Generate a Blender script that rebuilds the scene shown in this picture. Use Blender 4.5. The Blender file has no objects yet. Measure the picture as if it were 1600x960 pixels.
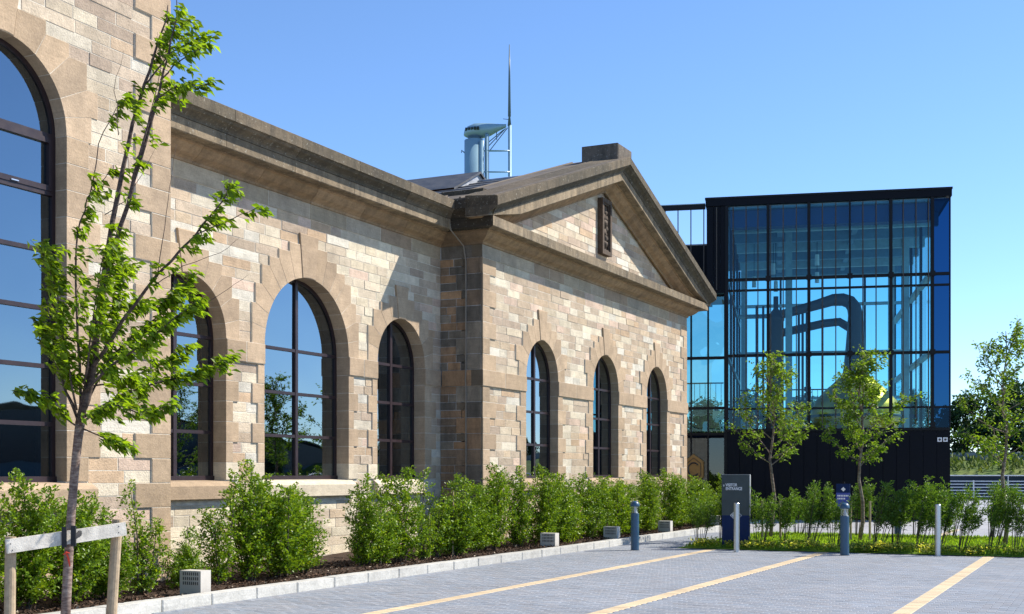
import bpy, math, random
import numpy as np
from mathutils import Vector

random.seed(7)
rng = np.random.default_rng(7)
SC = bpy.context.scene
COL = SC.collection

# ------------------------------------------------------------------ camera, sky, sun, exposure
EYE = 1.65
YAW = math.radians(25.695)          # view direction measured from the long stone wall (world +X)
CA, SA = math.cos(YAW), math.sin(YAW)
RIGHT = Vector((SA, -CA, 0)); FWD = Vector((CA, SA, 0))
cam = bpy.data.cameras.new('camera'); camo = bpy.data.objects.new('camera', cam); COL.objects.link(camo)
camo.location = (0, 0, EYE); camo.rotation_euler = (math.radians(90), 0, YAW - math.radians(90))
cam.sensor_width = 36; cam.lens = 1964 / 1600 * 36; cam.shift_y = 0.1625; cam.clip_end = 6000; cam.clip_start = 0.1
SC.camera = camo

SUN = Vector((0.98, -1.0, 1.32)).normalized()     # towards the sun
EL = math.asin(SUN.z); AZ = math.atan2(SUN.x, SUN.y)
w = bpy.data.worlds.new('World'); SC.world = w; w.use_nodes = True
nt = w.node_tree; bg = nt.nodes['Background']
sky = nt.nodes.new('ShaderNodeTexSky'); sky.sky_type = 'NISHITA'; sky.sun_disc = False
sky.sun_elevation = EL; sky.sun_rotation = AZ; sky.altitude = 1500; sky.air_density = 1.0; sky.dust_density = 0.0; sky.ozone_density = 7.0
nt.links.new(sky.outputs[0], bg.inputs[0]); bg.inputs[1].default_value = 0.135
sl = bpy.data.lights.new('sun', 'SUN'); sl.energy = 5.0; sl.angle = math.radians(0.53); sl.color = (1.0, 0.93, 0.82)
so = bpy.data.objects.new('sun', sl); COL.objects.link(so); so.location = (20, -30, 40)
so.rotation_euler = (-SUN).to_track_quat('-Z', 'Y').to_euler()
SC.view_settings.view_transform = 'Standard'; SC.view_settings.look = 'None'
SC.view_settings.exposure = 0.74; SC.view_settings.gamma = 1.0
SC.render.engine = 'CYCLES'
SC.cycles.transparent_max_bounces = 24; SC.cycles.max_bounces = 8

# ------------------------------------------------------------------ materials
MATS = {}
def mat_base(name):
    m = bpy.data.materials.new(name); m.use_nodes = True; MATS[name] = m
    t = m.node_tree; t.nodes.clear()
    out = t.nodes.new('ShaderNodeOutputMaterial')
    return m, t, out
def N(t, typ, **kw):
    n = t.nodes.new(typ)
    for k, v in kw.items():
        if k.startswith('i_'): n.inputs[int(k[2:])].default_value = v
        else: setattr(n, k, v)
    return n
def pos_coord(t, scale=(1, 1, 1)):
    g = N(t, 'ShaderNodeNewGeometry'); mp = N(t, 'ShaderNodeMapping'); mp.inputs['Scale'].default_value = scale
    t.links.new(g.outputs['Position'], mp.inputs['Vector']); return mp.outputs[0]
def obj_coord(t, scale=(1, 1, 1)):
    g = N(t, 'ShaderNodeTexCoord'); mp = N(t, 'ShaderNodeMapping'); mp.inputs['Scale'].default_value = scale
    t.links.new(g.outputs['Object'], mp.inputs['Vector']); return mp.outputs[0]
def noise(t, co, scale, detail=4, rough=0.6):
    n = N(t, 'ShaderNodeTexNoise'); n.inputs['Scale'].default_value = scale; n.inputs['Detail'].default_value = detail
    n.inputs['Roughness'].default_value = rough; t.links.new(co, n.inputs['Vector']); return n.outputs['Fac']
def remap(t, sock, a, b, lo, hi):
    n = N(t, 'ShaderNodeMapRange'); n.inputs[1].default_value = a; n.inputs[2].default_value = b
    n.inputs[3].default_value = lo; n.inputs[4].default_value = hi; t.links.new(sock, n.inputs[0]); return n.outputs[0]
def mulc(t, col, fac):                       # colour * scalar
    n = N(t, 'ShaderNodeVectorMath', operation='SCALE'); t.links.new(col, n.inputs[0]); t.links.new(fac, n.inputs['Scale']); return n.outputs[0]
def mixc(t, fac, a, b):
    n = N(t, 'ShaderNodeMix', data_type='RGBA')
    if isinstance(fac, float): n.inputs[0].default_value = fac
    else: t.links.new(fac, n.inputs[0])
    for k, v in ((6, a), (7, b)):
        if isinstance(v, tuple): n.inputs[k].default_value = (*v, 1)
        else: t.links.new(v, n.inputs[k])
    return n.outputs[2]
def bump(t, h, strength, dist):
    n = N(t, 'ShaderNodeBump'); n.inputs['Strength'].default_value = strength; n.inputs['Distance'].default_value = dist
    t.links.new(h, n.inputs['Height']); return n.outputs[0]
def attr_col(t):
    a = N(t, 'ShaderNodeAttribute', attribute_name='col'); return a.outputs['Color']

def stone_mat(name, grime=0.25, rough_b=0.35, lichen=0.0, streak=0.0):
    m, t, out = mat_base(name)
    co = pos_coord(t); c = attr_col(t)
    n1 = noise(t, co, 5.0, 6, 0.65); n2 = noise(t, co, 38, 3, 0.6); n3 = noise(t, co, 1.1, 5, 0.62)
    c = mulc(t, c, remap(t, n1, .3, .72, .80, 1.12))
    c = mulc(t, c, remap(t, n2, .25, .75, .84, 1.1))
    bed = noise(t, pos_coord(t, (1.2, 1.2, 26)), 1.6, 3, .5)                       # bedding lines of the sandstone
    c = mulc(t, c, remap(t, bed, .3, .7, .92, 1.06))
    if grime: c = mixc(t, remap(t, n3, .50, .78, 0, grime), c, (.09, .075, .06))
    if streak:
        st = noise(t, pos_coord(t, (3.2, 3.2, .8)), 1.5, 6, .7)
        c = mixc(t, remap(t, st, .42, .72, 0, streak), c, (.035, .032, .026))
    if lichen:
        l = noise(t, co, 21, 2, .5)
        c = mixc(t, remap(t, l, .64, .70, 0, lichen), c, (.42, .40, .33))
    p = N(t, 'ShaderNodeBsdfPrincipled'); p.inputs['Roughness'].default_value = .92; p.inputs['Specular IOR Level'].default_value = .25
    t.links.new(c, p.inputs['Base Color'])
    h = N(t, 'ShaderNodeMath', operation='MULTIPLY_ADD'); t.links.new(n1, h.inputs[0]); h.inputs[1].default_value = 1.6; t.links.new(n2, h.inputs[2])
    t.links.new(bump(t, h.outputs[0], rough_b, .02), p.inputs['Normal'])
    t.links.new(p.outputs[0], out.inputs[0]); return m
stone_mat('rubble', .38, .5)
stone_mat('ashlar', .30, .28)
stone_mat('cornice', .4, .45, lichen=.4, streak=.75)
stone_mat('bedmould', .30, .35, streak=.45)
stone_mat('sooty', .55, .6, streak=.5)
stone_mat('concrete', .12, .25)

def plain(name, col, rough=.5, metal=0., spec=.5, nscale=6., namp=.12, bstr=0., coords='pos', coat=0.):
    m, t, out = mat_base(name); co = pos_coord(t) if coords == 'pos' else obj_coord(t)
    n = noise(t, co, nscale, 4, .6)
    rgb = N(t, 'ShaderNodeRGB'); rgb.outputs[0].default_value = (*col, 1)
    c = mulc(t, rgb.outputs[0], remap(t, n, .3, .7, 1 - namp, 1 + namp))
    p = N(t, 'ShaderNodeBsdfPrincipled'); p.inputs['Metallic'].default_value = metal; p.inputs['Specular IOR Level'].default_value = spec
    p.inputs['Coat Weight'].default_value = coat
    t.links.new(remap(t, n, .3, .7, rough * .85, min(1, rough * 1.15)), p.inputs['Roughness']); t.links.new(c, p.inputs['Base Color'])
    if bstr: t.links.new(bump(t, noise(t, co, nscale * 9, 3, .6), bstr, .01), p.inputs['Normal'])
    t.links.new(p.outputs[0], out.inputs[0]); return m
plain('mortar', (.58, .53, .44), .95, 0, .1, 9, .2, .4)
plain('wframe', (.026, .014, .016), .4, 0, .4)
plain('black_clad', (.0035, .0042, .008), .45, .0, .12, 2, .2)
plain('mullion', (.005, .005, .007), .4, 0, .2)
plain('fin', (.055, .042, .032), .45, .3)
plain('steel_blue', (.33, .45, .50), .5)
plain('interior', (.15, .26, .36), .7)
plain('interior_floor', (.20, .22, .23), .7)
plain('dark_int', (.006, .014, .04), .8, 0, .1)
plain('deep_blue', (.008, .04, .16), .6)
plain('copper_dark', (.07, .045, .04), .45, .5)
plain('brass', (.85, .40, .045), .42, 1., .5, 3, .15)
plain('lead', (.34, .36, .39), .55, .3, .5, 5, .25, .2)
plain('slate', (.055, .058, .065), .6, 0, .5, 3, .4, .3)
plain('roof_felt', (.125, .105, .085), .85, 0, .3, 2.5, .3, .3)
plain('bollard_blue', (.03, .085, .15), .38, 0, .5, 4, .08, coords='obj')
plain('silver', (.52, .54, .57), .33, .85, .5, 8, .08, coords='obj')
plain('white_paint', (.75, .76, .77), .5)
plain('sign_grey', (.055, .07, .072), .5, 0, .2)
plain('sign_side', (.30, .31, .31), .45)
plain('sign_blue', (.004, .018, .075), .5, 0, .15)
plain('sign_blue2', (.03, .06, .30), .4)
plain('bronze', (.30, .17, .06), .4, .7)
plain('light_box', (.50, .47, .42), .6, 0, .4, 5, .06)
plain('grille', (.07, .065, .06), .7)
plain('tower_paint', (.22, .36, .45), .45, .1, .5, .2, .05)
plain('tower_dark', (.06, .11, .14), .4)
plain('tower_win', (.02, .03, .04), .2)
plain('rail_paint', (.66, .68, .70), .5)
plain('quay', (.05, .055, .062), .9, 0, .3, .4, .3)
plain('wall_grey', (.30, .30, .29), .9, 0, .3, .5, .2)
plain('timber', (.38, .29, .19), .8, 0, .3, 14, .22, .3, 'obj')
plain('timber_pale', (.58, .54, .47), .8, 0, .3, 7, .30, .4, 'obj')
plain('strap', (.012, .012, .014), .7)
plain('ribbon', (.62, .05, .02), .6)
plain('cane', (.42, .32, .17), .8)
plain('cable', (.22, .19, .15), .6)
plain('carving', (.085, .06, .042), .8, 0, .3, 14, .4, .6)
plain('bench_wood', (.16, .07, .045), .6)
plain('bin', (.05, .10, .11), .5)

def bark_mat(name, col, col2):
    m, t, out = mat_base(name); co = obj_coord(t, (9, 9, 30)); n = noise(t, co, 1.2, 5, .65); n2 = noise(t, obj_coord(t), 9, 4, .6)
    c = mixc(t, remap(t, n, .4, .62, 0, 1), col, col2); c = mulc(t, c, remap(t, n2, .3, .7, .7, 1.25))
    p = N(t, 'ShaderNodeBsdfPrincipled'); p.inputs['Roughness'].default_value = .85; p.inputs['Specular IOR Level'].default_value = .3
    t.links.new(c, p.inputs['Base Color']); t.links.new(bump(t, n, .6, .01), p.inputs['Normal']); t.links.new(p.outputs[0], out.inputs[0])
bark_mat('bark', (.13, .085, .07), (.30, .23, .19))
bark_mat('bark_limb', (.05, .034, .03), (.12, .085, .07))
bark_mat('bark_dark', (.045, .035, .028), (.10, .08, .06))

def leaf_mat(name, trans=.45, rough=.5):
    m, t, out = mat_base(name); c = attr_col(t)
    p = N(t, 'ShaderNodeBsdfPrincipled'); p.inputs['Roughness'].default_value = rough; p.inputs['Specular IOR Level'].default_value = .35
    t.links.new(c, p.inputs['Base Color'])
    tr = N(t, 'ShaderNodeBsdfTranslucent'); hs = N(t, 'ShaderNodeMix', data_type='RGBA', blend_type='MULTIPLY'); hs.inputs[0].default_value = 1
    t.links.new(c, hs.inputs[6]); hs.inputs[7].default_value = (1.5, 1.45, .5, 1); t.links.new(hs.outputs[2], tr.inputs[0])
    mx = N(t, 'ShaderNodeMixShader'); mx.inputs[0].default_value = trans
    t.links.new(p.outputs[0], mx.inputs[1]); t.links.new(tr.outputs[0], mx.inputs[2]); t.links.new(mx.outputs[0], out.inputs[0])
leaf_mat('leaf', .52); leaf_mat('leaf_gloss', .35, .4); leaf_mat('far_leaf', .2, .7)

def glass_mat(name, tint, refl, f0, rough=0.0, wav=0.0):
    """thin pane: tinted see-through plus mirror reflection that rises with the grazing angle"""
    m, t, out = mat_base(name)
    lw = N(t, 'ShaderNodeLayerWeight'); lw.inputs[0].default_value = .35
    tr = N(t, 'ShaderNodeBsdfTransparent'); tr.inputs[0].default_value = (*tint, 1)
    gl = N(t, 'ShaderNodeBsdfGlossy'); gl.inputs[0].default_value = (*refl, 1); gl.inputs['Roughness'].default_value = rough
    if wav:
        nn = noise(t, pos_coord(t), .9, 1, .4); b = bump(t, nn, wav, .12); t.links.new(b, gl.inputs['Normal'])
    mx = N(t, 'ShaderNodeMixShader'); t.links.new(remap(t, lw.outputs['Facing'], 0, 1, f0, min(1, f0 + .45)), mx.inputs[0])
    t.links.new(tr.outputs[0], mx.inputs[1]); t.links.new(gl.outputs[0], mx.inputs[2]); t.links.new(mx.outputs[0], out.inputs[0])
glass_mat('pane_old', (.10, .14, .20), (.70, .82, .92), .20, .012, .05)
glass_mat('pane_new', (.50, .80, .86), (.40, .68, .90), .05)
glass_mat('pane_link', (.20, .50, .56), (.30, .62, .75), .16, 0, .5)
glass_mat('pane_entry', (.25, .30, .32), (.6, .7, .8), .10)
glass_mat('pane_spandrel', (.012, .06, .15), (.10, .22, .42), .07)
glass_mat('lantern', (.70, .77, .76), (.85, .88, .88), .22)

def paver_mat(name):
    m, t, out = mat_base(name); co = pos_coord(t); c = attr_col(t)
    n1 = noise(t, co, 60, 3, .7); n2 = noise(t, co, .55, 5, .6); n3 = noise(t, pos_coord(t, (1, .35, 1)), 1.3, 4, .65)
    c = mulc(t, c, remap(t, n1, .3, .7, .86, 1.12)); c = mulc(t, c, remap(t, n2, .3, .7, .90, 1.08))
    c = mixc(t, remap(t, n3, .55, .75, 0, .35), c, (.36, .35, .34)); n4 = noise(t, pos_coord(t, (.8, .3, 1)), 3.1, 4, .7); c = mixc(t, remap(t, n4, .60, .74, 0, .45), c, (.10, .10, .11))
    p = N(t, 'ShaderNodeBsdfPrincipled'); p.inputs['Roughness'].default_value = .72; p.inputs['Specular IOR Level'].default_value = .4
    t.links.new(c, p.inputs['Base Color']); t.links.new(bump(t, n1, .35, .004), p.inputs['Normal']); t.links.new(p.outputs[0], out.inputs[0])
paver_mat('paver')
def ground_mat():
    m, t, out = mat_base('ground'); co = pos_coord(t)
    br = N(t, 'ShaderNodeTexBrick'); mp = N(t, 'ShaderNodeMapping'); mp.inputs['Rotation'].default_value = (0, 0, math.pi / 2)
    t.links.new(co, mp.inputs[0]); t.links.new(mp.outputs[0], br.inputs[0])
    br.inputs['Color1'].default_value = (.27, .28, .30, 1); br.inputs['Color2'].default_value = (.36, .36, .37, 1); br.inputs['Mortar'].default_value = (.13, .13, .13, 1)
    br.inputs['Scale'].default_value = 1; br.inputs['Brick Width'].default_value = .4; br.inputs['Row Height'].default_value = .2; br.inputs['Mortar Size'].default_value = .006
    c = mulc(t, br.outputs[0], remap(t, noise(t, co, .3, 5, .6), .3, .7, .85, 1.12))
    p = N(t, 'ShaderNodeBsdfPrincipled'); p.inputs['Roughness'].default_value = .8
    t.links.new(c, p.inputs['Base Color']); t.links.new(p.outputs[0], out.inputs[0])
ground_mat()
def noisy2(name, a, b, scale, rough=.95, bs=.5, dist=.03):
    m, t, out = mat_base(name); co = pos_coord(t); n = noise(t, co, scale, 6, .65); n2 = noise(t, co, scale * 7, 3, .6)
    c = mixc(t, remap(t, n, .35, .65, 0, 1), a, b); c = mulc(t, c, remap(t, n2, .3, .7, .75, 1.25))
    p = N(t, 'ShaderNodeBsdfPrincipled'); p.inputs['Roughness'].default_value = rough; p.inputs['Specular IOR Level'].default_value = .2
    t.links.new(c, p.inputs['Base Color']); t.links.new(bump(t, n2, bs, dist), p.inputs['Normal']); t.links.new(p.outputs[0], out.inputs[0])
noisy2('soil', (.030, .019, .013), (.06, .038, .026), 5)
noisy2('turf', (.13, .24, .022), (.21, .33, .035), 1.2)
noisy2('bank', (.06, .11, .02), (.16, .19, .05), .25, dist=.3)
def water_mat():
    m, t, out = mat_base('water'); p = N(t, 'ShaderNodeBsdfPrincipled'); p.inputs['Base Color'].default_value = (.012, .02, .024, 1)
    p.inputs['Roughness'].default_value = .08; t.links.new(bump(t, noise(t, pos_coord(t, (1, .4, 1)), 1.5, 4, .6), .4, .1), p.inputs['Normal'])
    t.links.new(p.outputs[0], out.inputs[0])
water_mat()
def attr_mat(name, rough=.9):
    m, t, out = mat_base(name); p = N(t, 'ShaderNodeBsdfPrincipled'); p.inputs['Roughness'].default_value = rough; p.inputs['Specular IOR Level'].default_value = .2
    c = mulc(t, attr_col(t), remap(t, noise(t, pos_coord(t), 30, 3, .6), .3, .7, .8, 1.2))
    t.links.new(c, p.inputs['Base Color']); t.links.new(p.outputs[0], out.inputs[0])
attr_mat('chips')

# ------------------------------------------------------------------ mesh helpers
WL = {}                                             # world location of every object that parents parts
def link(o, parent=None, wloc=(0, 0, 0)):
    COL.objects.link(o); wl = Vector(wloc)
    if parent is not None:
        o.parent = parent; o.location = wl - WL[parent.name]
    else: o.location = wl
    WL[o.name] = wl; return o
def tag(o, label=None, cat=None, group=None, kind=None):
    if label: o['label'] = label
    if cat: o['category'] = cat
    if group: o['group'] = group
    if kind: o['kind'] = kind
    return o
def empty(name, loc, label=None, cat=None, group=None, parent=None):
    o = bpy.data.objects.new(name, None); o.empty_display_size = .2; link(o, parent, loc); return tag(o, label, cat, group)

class MB:
    def __init__(s): s.v = []; s.f = []; s.c = []
    def add(s, vs, fs, col=None):
        b = len(s.v); s.v += [tuple(v) for v in vs]
        for f in fs: s.f.append(tuple(b + i for i in f)); s.c.append(col or (.5, .5, .5))
    def box(s, M, u0, u1, v0, v1, w0, w1, col=None):
        p = [M(u, v, ww) for u in (u0, u1) for v in (v0, v1) for ww in (w0, w1)]
        s.add(p, [(0, 1, 3, 2), (4, 6, 7, 5), (0, 4, 5, 1), (2, 3, 7, 6), (0, 2, 6, 4), (1, 5, 7, 3)], col)
    def poly_prism(s, M, pts, w0, w1, col=None, bev=.006):
        """polygon (u,v) extruded from depth w0 to w1, with a bevelled front edge"""
        n = len(pts); cu = sum(p[0] for p in pts) / n; cv = sum(p[1] for p in pts) / n
        def shr(p):
            du, dv = p[0] - cu, p[1] - cv; L = math.hypot(du, dv) or 1
            k = max(0, 1 - 1.6 * bev / L); return (cu + du * k, cv + dv * k)
        a = [M(p[0], p[1], w0) for p in pts]; b = [M(p[0], p[1], w1 - bev) for p in pts]
        c = [M(*shr(p), w1) for p in pts]
        fs = [tuple(range(2 * n, 3 * n))]
        for i in range(n):
            j = (i + 1) % n; fs += [(i, j, n + j, n + i), (n + i, n + j, 2 * n + j, 2 * n + i)]
        s.add(a + b + c, fs, col)
    def tube(s, pts, rad, seg=8, col=None, caps=True):
        pts = [Vector(p) for p in pts]; n = len(pts)
        if not hasattr(rad, '__len__'): rad = [rad] * n
        up = Vector((0, 0, 1)); ref = None; vs = []
        for i, p in enumerate(pts):
            d = (pts[min(i + 1, n - 1)] - pts[max(i - 1, 0)]).normalized()
            if ref is None: ref = d.cross(up if abs(d.z) < .9 else Vector((1, 0, 0))).normalized()
            ref = (ref - d * ref.dot(d)).normalized(); q = d.cross(ref)
            for k in range(seg):
                a = 2 * math.pi * k / seg; vs.append(p + (ref * math.cos(a) + q * math.sin(a)) * rad[i])
        fs = [(i * seg + k, i * seg + (k + 1) % seg, (i + 1) * seg + (k + 1) % seg, (i + 1) * seg + k) for i in range(n - 1) for k in range(seg)]
        if caps: fs += [tuple(range(seg - 1, -1, -1)), tuple(range((n - 1) * seg, n * seg))]
        s.add(vs, fs, col)
    def lathe(s, prof, c=(0, 0, 0), seg=20, col=None):
        n = len(prof); vs = [(c[0] + r * math.cos(2 * math.pi * k / seg), c[1] + r * math.sin(2 * math.pi * k / seg), c[2] + z) for r, z in prof for k in range(seg)]
        s.add(vs, [(i * seg + k, i * seg + (k + 1) % seg, (i + 1) * seg + (k + 1) % seg, (i + 1) * seg + k) for i in range(n - 1) for k in range(seg)], col)
    def mesh(s, name, mat, off=(0, 0, 0), smooth=False):
        me = bpy.data.meshes.new(name); o = off
        me.from_pydata([(v[0] - o[0], v[1] - o[1], v[2] - o[2]) for v in s.v], [], s.f)
        if mat: me.materials.append(MATS[mat])
        at = me.attributes.new('col', 'FLOAT_COLOR', 'FACE')
        at.data.foreach_set('color', np.array([(*c, 1) for c in s.c], dtype=np.float32).ravel())
        if smooth: me.polygons.foreach_set('use_smooth', [True] * len(me.polygons))
        me.update(); return me
    def build(s, name, mat, parent=None, smooth=False, origin='base', kind=None):
        a = np.array(s.v); lo, hi = a.min(0), a.max(0)
        c = Vector(((lo[0] + hi[0]) / 2, (lo[1] + hi[1]) / 2, lo[2])) if origin == 'base' else Vector(origin)
        o = bpy.data.objects.new(name, s.mesh(name, mat, c, smooth)); link(o, parent, c)
        if kind: o['kind'] = kind
        return o
WLD = lambda u, v, ww: (u, v, ww)
def wall_map(Y): return lambda u, z, ww: (u, Y - ww, z)          # facade facing -Y, ww = outwards
def side_map(X): return lambda u, z, ww: (X - ww, u, z)          # facade facing -X, u runs along +Y
def one(name, mat, parent, fn, **k):
    m = MB(); fn(m); return m.build(name, mat, parent, **k)
def fix_normals(me):
    import bmesh
    b = bmesh.new(); b.from_mesh(me); bmesh.ops.recalc_face_normals(b, faces=b.faces); b.to_mesh(me); b.free()

def leaf_mesh(name, mat, P, D, Nn, Ln, Wd, col, fold=.16):
    P = np.asarray(P, float); n = len(P)
    D = D / np.linalg.norm(D, axis=1, keepdims=True); S = np.cross(D, Nn); S /= (np.linalg.norm(S, axis=1, keepdims=True) + 1e-9); Nn = np.cross(S, D)
    Ln = np.broadcast_to(Ln, (n,))[:, None]; Wd = np.broadcast_to(Wd, (n,))[:, None]
    v = np.empty((n, 4, 3)); v[:, 0] = P; mid = P + D * Ln * .48 + Nn * Ln * fold
    v[:, 1] = mid + S * Wd * .5; v[:, 2] = P + D * Ln - Nn * Ln * .05; v[:, 3] = mid - S * Wd * .5
    base = np.arange(n)[:, None] * 4; idx = (base + np.array([[0, 1, 2, 0, 2, 3]])).ravel()
    me = bpy.data.meshes.new(name); me.vertices.add(n * 4); me.vertices.foreach_set('co', v.ravel())
    me.loops.add(n * 6); me.loops.foreach_set('vertex_index', idx.astype(np.int32))
    me.polygons.add(n * 2); me.polygons.foreach_set('loop_start', np.arange(n * 2, dtype=np.int32) * 3)
    me.materials.append(MATS[mat]); me.update(calc_edges=True)
    at = me.attributes.new('col', 'FLOAT_COLOR', 'FACE'); c4 = np.concatenate([col, np.ones((n, 1))], 1)
    at.data.foreach_set('color', np.repeat(c4, 2, 0).astype(np.float32).ravel()); return me
def unit(a): return a / (np.linalg.norm(a, axis=1, keepdims=True) + 1e-9)
def leaf_cols(n, a, b, dark=.0):
    t = rng.random((n, 1)); c = np.array(a)[None] * (1 - t) + np.array(b)[None] * t
    return c * (1 + rng.normal(0, .13, (n, 1))).clip(.6, 1.5)
def mesh_obj(name, me, parent=None, wloc=(0, 0, 0)):
    o = bpy.data.objects.new(name, me); return link(o, parent, wloc)
def px(p):                                           # image size helper: pixels per metre and in-view test
    z = CA * p[0] + SA * p[1]; r = SA * p[0] - CA * p[1]
    if z < 1: return 0, False
    x, y = 800 + 1964 * r / z, 740 - 1964 * (p[2] - EYE) / z
    return 1964 / z, (-20 < x < 1620 and -20 < y < 980)

# ================================================================== SETTING: ground, paving, kerb, bed, lawn, river
def ground():
    prof = [(-400, -.012), (84, -.012), (84, -3.2), (124, -3.2), (124, 1.5), (2600, 1.5)]; m = MB()
    vs = [(x, y, z) for x, z in prof for y in (-2600, 2600)]
    m.add(vs, [(2 * i, 2 * i + 1, 2 * i + 3, 2 * i + 2) for i in range(len(prof) - 1)])
    o = m.build('ground', 'ground'); o.data.materials.append(MATS['quay']); o.data.materials.append(MATS['bank'])
    for i, k in ((1, 1), (3, 1), (2, 1), (4, 2)): o.data.polygons[i].material_index = k
    tag(o, kind='structure')
    m = MB(); m.add([(84.02, -2600, -2.4), (123.98, -2600, -2.4), (123.98, 2600, -2.4), (84.02, 2600, -2.4)], [(0, 1, 2, 3)])
    tag(m.build('river_water', 'water'), kind='structure')
    # far bank: planted slope with a low retaining wall on top
    m = MB(); pr = [(124.3, 1.5), (127, 2.2), (131, 2.8), (134, 3.0), (134, 1.4)]
    m.add([(x, y, z) for x, z in pr for y in (-160, 160)], [(2 * i, 2 * i + 1, 2 * i + 3, 2 * i + 2) for i in range(len(pr) - 1)])
    tag(m.build('far_bank', 'bank'), kind='structure')
    m = MB(); m.box(WLD, 134.1, 134.5, -160, 160, 1.4, 3.75); tag(m.build('retaining_wall', 'wall_grey'), 'long low grey retaining wall along the far river bank', 'wall')
ground()

KERB_Y = 10.25
LINES = (7.90, 5.51, 2.28)
paving = empty('paving', (18, 6, 0)); tag(paving, kind='structure')
def paver_color():
    r = random.random()
    b = random.uniform(.235, .268)
    if r < .04: b *= .82
    elif r > .96: b *= 1.12
    w_ = random.uniform(-.010, .014)
    return (b * .92 + w_, b * 1.0, b * 1.13 - w_)
def block(m, x0, x1, y0, y1, col, z=0.):
    g = .0022; c = .004; dz = [z + random.uniform(-.0012, .0012)] * 4
    lo = [(x0 + g, y0 + g, -.03), (x1 - g, y0 + g, -.03), (x1 - g, y1 - g, -.03), (x0 + g, y1 - g, -.03)]
    md = [(p[0], p[1], dz[i] - c) for i, p in enumerate(lo)]
    hi = [(x0 + g + c, y0 + g + c, dz[0]), (x1 - g - c, y0 + g + c, dz[1]), (x1 - g - c, y1 - g - c, dz[2]), (x0 + g + c, y1 - g - c, dz[3])]
    f = [(8, 9, 10, 11)]
    for i in range(4): j = (i + 1) % 4; f += [(i, j, 4 + j, 4 + i), (4 + i, 4 + j, 8 + j, 8 + i)]
    m.add(lo + md + hi, f, col)
cells = []
segs = [(-2.0, LINES[2] - .1), (LINES[2] + .1, LINES[1] - .1), (LINES[1] + .1, LINES[0] - .1), (LINES[0] + .1, KERB_Y)]
def fill(x0, x1, ya, yb):
    n = round((x1 - x0) / .1)
    for r in range(n):
        y = ya - (.1 if r % 2 else 0)
        while y < yb - .02:
            a, b = max(y, ya), min(y + .2, yb)
            if b - a > .03: cells.append((x0 + r * .1, x0 + r * .1 + .1, a, b))
            y += .2
for a, b in segs: fill(11.5, 26.5, a, b)
fill(26.5, 34.0, 8.85, KERB_Y)
def cell_px(c): 
    s, v = px(((c[0] + c[1]) / 2, (c[2] + c[3]) / 2, 0)); return s if v else 0
cells.sort(key=cell_px, reverse=True)
for c in cells[:300]:
    m = MB(); block(m, *c, paver_color()); m.build('paver', 'paver', paving)
m = MB()
for c in cells[300:]: block(m, *c, paver_color())
m.build('paver_field', 'paver', paving, kind='stuff')
for L in LINES:
    n = 0; x = 11.5
    while x < 26.5 - .1:
        m = MB(); k = random.uniform(.92, 1.06); block(m, x, x + .2, L - .104, L + .104, (.56 * k, .44 * k, .28 * k), .0015)
        m.build('line_paver', 'paver', paving); x += .2
# a bay line on the forecourt beyond the lawn
for i in range(22):
    m = MB(); block(m, 34.6 + i * .2, 34.8 + i * .2, 4.15, 4.35, (.55, .45, .30), .002); m.build('line_paver', 'paver', paving)

# silver-grey granite kerb
kerb = empty('kerb', (20, KERB_Y, 0)); tag(kerb, kind='structure')
x = 6.2; i = 0
while x < 37.5:
    L = .915; k = random.uniform(.86, 1.06); dz = random.uniform(-.004, .004); m = MB()
    M = lambda u, v, ww: (u, KERB_Y + .2 - ww, v)
    m.poly_prism(M, [(x + .004, -.05), (x + L - .004, -.05), (x + L - .004, .140 + dz), (x + .004, .140 + dz)], 0, .2 + random.uniform(-.003, .003), (.50 * k, .49 * k, .45 * k), .012)
    m.build('kerb_stone', 'concrete', kerb); x += L

# mulch bed along the wall
def planting_bed():
    nx, ny = 90, 8; m = MB()
    vs = []
    for i in range(nx + 1):
        for j in range(ny + 1):
            X = 6.2 + i * (33.4 / nx); Y = KERB_Y + .19 + j * (3.35 / ny)
            vs.append((X, Y, .085 + .035 * math.sin(X * 2.3 + Y * 3) * math.sin(X * .9 - Y * 2.1) + .03 * (j / ny)))
    m.add(vs, [(i * (ny + 1) + j, (i + 1) * (ny + 1) + j, (i + 1) * (ny + 1) + j + 1, i * (ny + 1) + j + 1) for i in range(nx) for j in range(ny)])
    tag(m.build('planting_bed', 'soil', smooth=True), kind='structure')
    n = 15000; P = np.stack([6.4 + rng.random(n) * 32.8, KERB_Y + .21 + rng.random(n) ** 1.6 * 1.9, np.zeros(n)], 1)
    P[:, 2] = .125 + .035 * np.sin(P[:, 0] * 2.3 + P[:, 1] * 3) * np.sin(P[:, 0] * .9 - P[:, 1] * 2.1) - .025 + rng.random(n) * .02
    D = rng.normal(0, 1, (n, 3)); D[:, 2] *= .3; Nn = rng.normal(0, .35, (n, 3)); Nn[:, 2] += 1
    c = leaf_cols(n, (.045, .028, .018), (.14, .085, .055)); c[rng.random(n) < .04] = (.42, .36, .28)
    tag(mesh_obj('bark_mulch', leaf_mesh('bark_mulch', 'chips', P, D, Nn, .03 + rng.random(n) * .05, .02 + rng.random(n) * .02, c)), 'dark brown bark mulch covering the bed under the hedge', 'mulch', kind='stuff')
planting_bed()

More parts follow.
